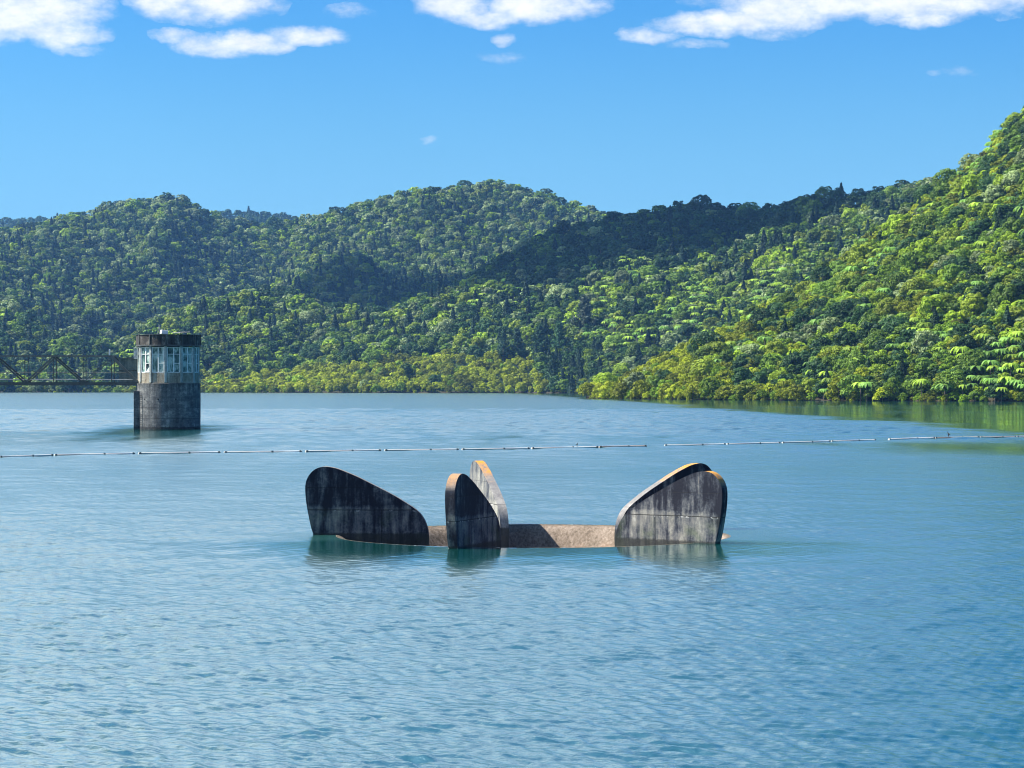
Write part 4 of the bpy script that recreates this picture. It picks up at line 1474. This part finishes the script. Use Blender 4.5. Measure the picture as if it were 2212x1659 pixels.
# ---- the rest of the forest, one mass per kind
MASS = {'broadleaf_tree': ('broadleaf_forest', 'unbroken mass of broadleaf forest crowns covering the hills'), 'tree_fern': ('tree_fern_thicket', 'mass of small bright tree fern crowns among the forest'),
        'shrub': ('shrub_thicket', 'mass of olive scrub along the shores'), 'conifer_tree': ('conifer_forest', 'dark pointed conifers scattered through the distant forest')}
rs = np.random.default_rng(77)
for kind, pr in PROTO.items():
    Vs, Fs, Cs, off = [], [], [], 0
    for k, t in enumerate(trees):
        if t[0] != kind or k in single_set:
            continue
        qx = frame_px(np.array(t[1]))[0]
        out_of_frame = qx < -30 or qx > 2242
        if VIS[k] == 0 and (rs.random() < 0.35 if out_of_frame else (t[7] != 'near' or rs.random() < 0.6)):
            continue
        _, p, s, rz, tone, jit, pi_, hn = t
        lod = 'me' if p[1] < 1000 else 'lo'
        V, F, tt = pr[lod][pi_ % len(pr[lod])]
        if p[1] > 2000 and kind == 'broadleaf_tree':
            pass
        W = grow(V + np.array([0, 0, pr['cz']]), s, rz) + p
        Vs.append(W)
        Fs.append(F + off)
        off += len(W)
        tc = np.array(PAL[kind][tone][1]) * jit
        Cs.append(tt[::4][:, None] * tc[None, :])
    if not Vs:
        continue
    nm, lb = MASS[kind]
    o = link(nm, np_mesh(nm, np.concatenate(Vs), np.concatenate(Fs), pr['mat'], False, np.concatenate(Cs)))
    tag(o, lb, kind='stuff')
    print(nm, len(Vs), 'crowns', sum(len(f_) for f_ in Fs), 'faces')
print('trees', len(trees), {k: len(v_) for k, v_ in single.items()})


# ---- single landmark trees
def ground_at(hill, px, py):
    P = hill.P.reshape(-1, 3)
    qx, qy = frame_px(P)
    k = np.argmin((qx - px) ** 2 + (qy - py) ** 2 + 0.0001 * P[:, 1])
    return P[k]


pine_hi = [crown_pine(rp, 4.6, 16.0, 2200, 0.42) for _ in range(2)]
PINE = [np_mesh('pine_crown', V, F, M_CONE, False, np.repeat(t[::4][:, None], 3, 1)) for V, F, t in pine_hi]
PINE_T = trunk_mesh('pine_trunk', 15.0, 0.34, 0.08, M_BARK, rt, 0, 0.008)
for k, (px, py, hpx, wd, col, lb) in enumerate((
        (1262, 722, 92, 1.15, (0.075, 0.10, 0.07), 'tall feathery grey green pine standing alone above the open spillway mouth'),
        (1092, 782, 66, 1.0, (0.045, 0.095, 0.05), 'leftmost of the dark pines in the lakeside clump above the nearest fin'),
        (1122, 780, 74, 1.0, (0.035, 0.075, 0.045), 'tall dark pine second from the left in the lakeside clump'),
        (1165, 776, 82, 1.05, (0.04, 0.09, 0.045), 'tallest pine of the lakeside clump above the pale fin'),
        (1205, 772, 80, 1.0, (0.05, 0.12, 0.045), 'greener pine on the right end of the lakeside clump'),
        (1193, 842, 84, 0.62, (0.03, 0.065, 0.035), 'slim dark pine rising from the waterline left of the wooded tip'))):
    p = ground_at(hill_mid, px, py)
    sc = hpx * p[1] / FPX / 16.0
    root = empty('pine_tree', p, k * 1.3)
    root.scale = (sc * wd, sc * wd, sc)
    tag(root, lb, 'pine', 'pines by the lake')
    c = link('crown', PINE[k % 2], root)
    c.color = (*col, 1)
    link('trunk', PINE_T, root)

# ------------------------------------------------------------------ haze
mh = bpy.data.materials.new('haze')
mh.use_nodes = True
nh = mh.node_tree
nh.nodes.clear()
oh = nh.nodes.new('ShaderNodeOutputMaterial')
pv = nh.nodes.new('ShaderNodeVolumePrincipled')
pv.inputs['Color'].default_value = (0.20, 0.48, 1.0, 1)
pv.inputs['Density'].default_value = 0.000052
pv.inputs['Anisotropy'].default_value = 0.2
nh.links.new(pv.outputs[0], oh.inputs['Volume'])
hz = B().box((0, 2450, 199), (6000, 5100, 402)).build('haze', mh)
tag(hz, 'thin blue haze in the air over the lake', kind='stuff')

# ------------------------------------------------------------------ a cloud added over the lake head, unseen above the frame, to shade ridge and valley
mc = bpy.data.materials.new('cloud_vapour')
mc.use_nodes = True
nc = mc.node_tree
nc.nodes.clear()
oc_ = nc.nodes.new('ShaderNodeOutputMaterial')
pc = nc.nodes.new('ShaderNodeVolumePrincipled')
pc.inputs['Color'].default_value = (1, 1, 1, 1)
pc.inputs['Density'].default_value = 0.035
pc.inputs['Anisotropy'].default_value = 0.3
nc.links.new(pc.outputs[0], oc_.inputs['Volume'])


def shade_cloud(ground, size, seed, hgt=900.0):
    bm = bmesh.new()
    bmesh.ops.create_icosphere(bm, subdivisions=5, radius=1.0)
    co = np.array([v_.co[:] for v_ in bm.verts])
    a_ = fbm(co[:, 0] * 2.1 + co[:, 2] * 1.3 + seed, co[:, 1] * 2.1 - co[:, 2] * 1.7 + 4, 4, seed)
    r_ = 0.55 + 0.95 * a_
    for v_, q in zip(bm.verts, r_):
        v_.co *= q
        if v_.co.z < -0.35:
            v_.co.z = -0.35 - (v_.co.z + 0.35) * -0.15
        v_.co.x *= size[0]
        v_.co.y *= size[1]
        v_.co.z *= size[2]
    me = bpy.data.meshes.new('shade_cloud')
    bm.to_mesh(me)
    bm.free()
    me.materials.append(mc)
    t_ = (hgt - ground[2]) / sdir.z
    o = link('shade_cloud', me, None, Vector(ground) + sdir * t_)
    tag(o, 'unseen cloudlike volume added high over the lake head to shade the ridge and valley', kind='structure')


shade_cloud(at(1330, 500, 1690), (150, 160, 60), 3)
shade_cloud(at(1690, 425, 1590), (105, 75, 50), 9)
shade_cloud(at(860, 600, 2050), (110, 190, 60), 5, 1000.0)

# ------------------------------------------------------------------ render settings
sc = bpy.context.scene
sc.render.engine = 'CYCLES'
cy = sc.cycles
cy.max_bounces = 6
cy.diffuse_bounces = 2
cy.glossy_bounces = 3
cy.transmission_bounces = 3
cy.volume_bounces = 0
cy.transparent_max_bounces = 6
cy.use_denoising = True
cy.filter_width = 1.05
cy.sample_clamp_indirect = 4.0
cy.caustics_reflective = False
cy.caustics_refractive = False
sc.view_settings.view_transform = 'Standard'
sc.view_settings.look = 'None'
sc.view_settings.exposure = 1.35
sc.view_settings.gamma = 1.0
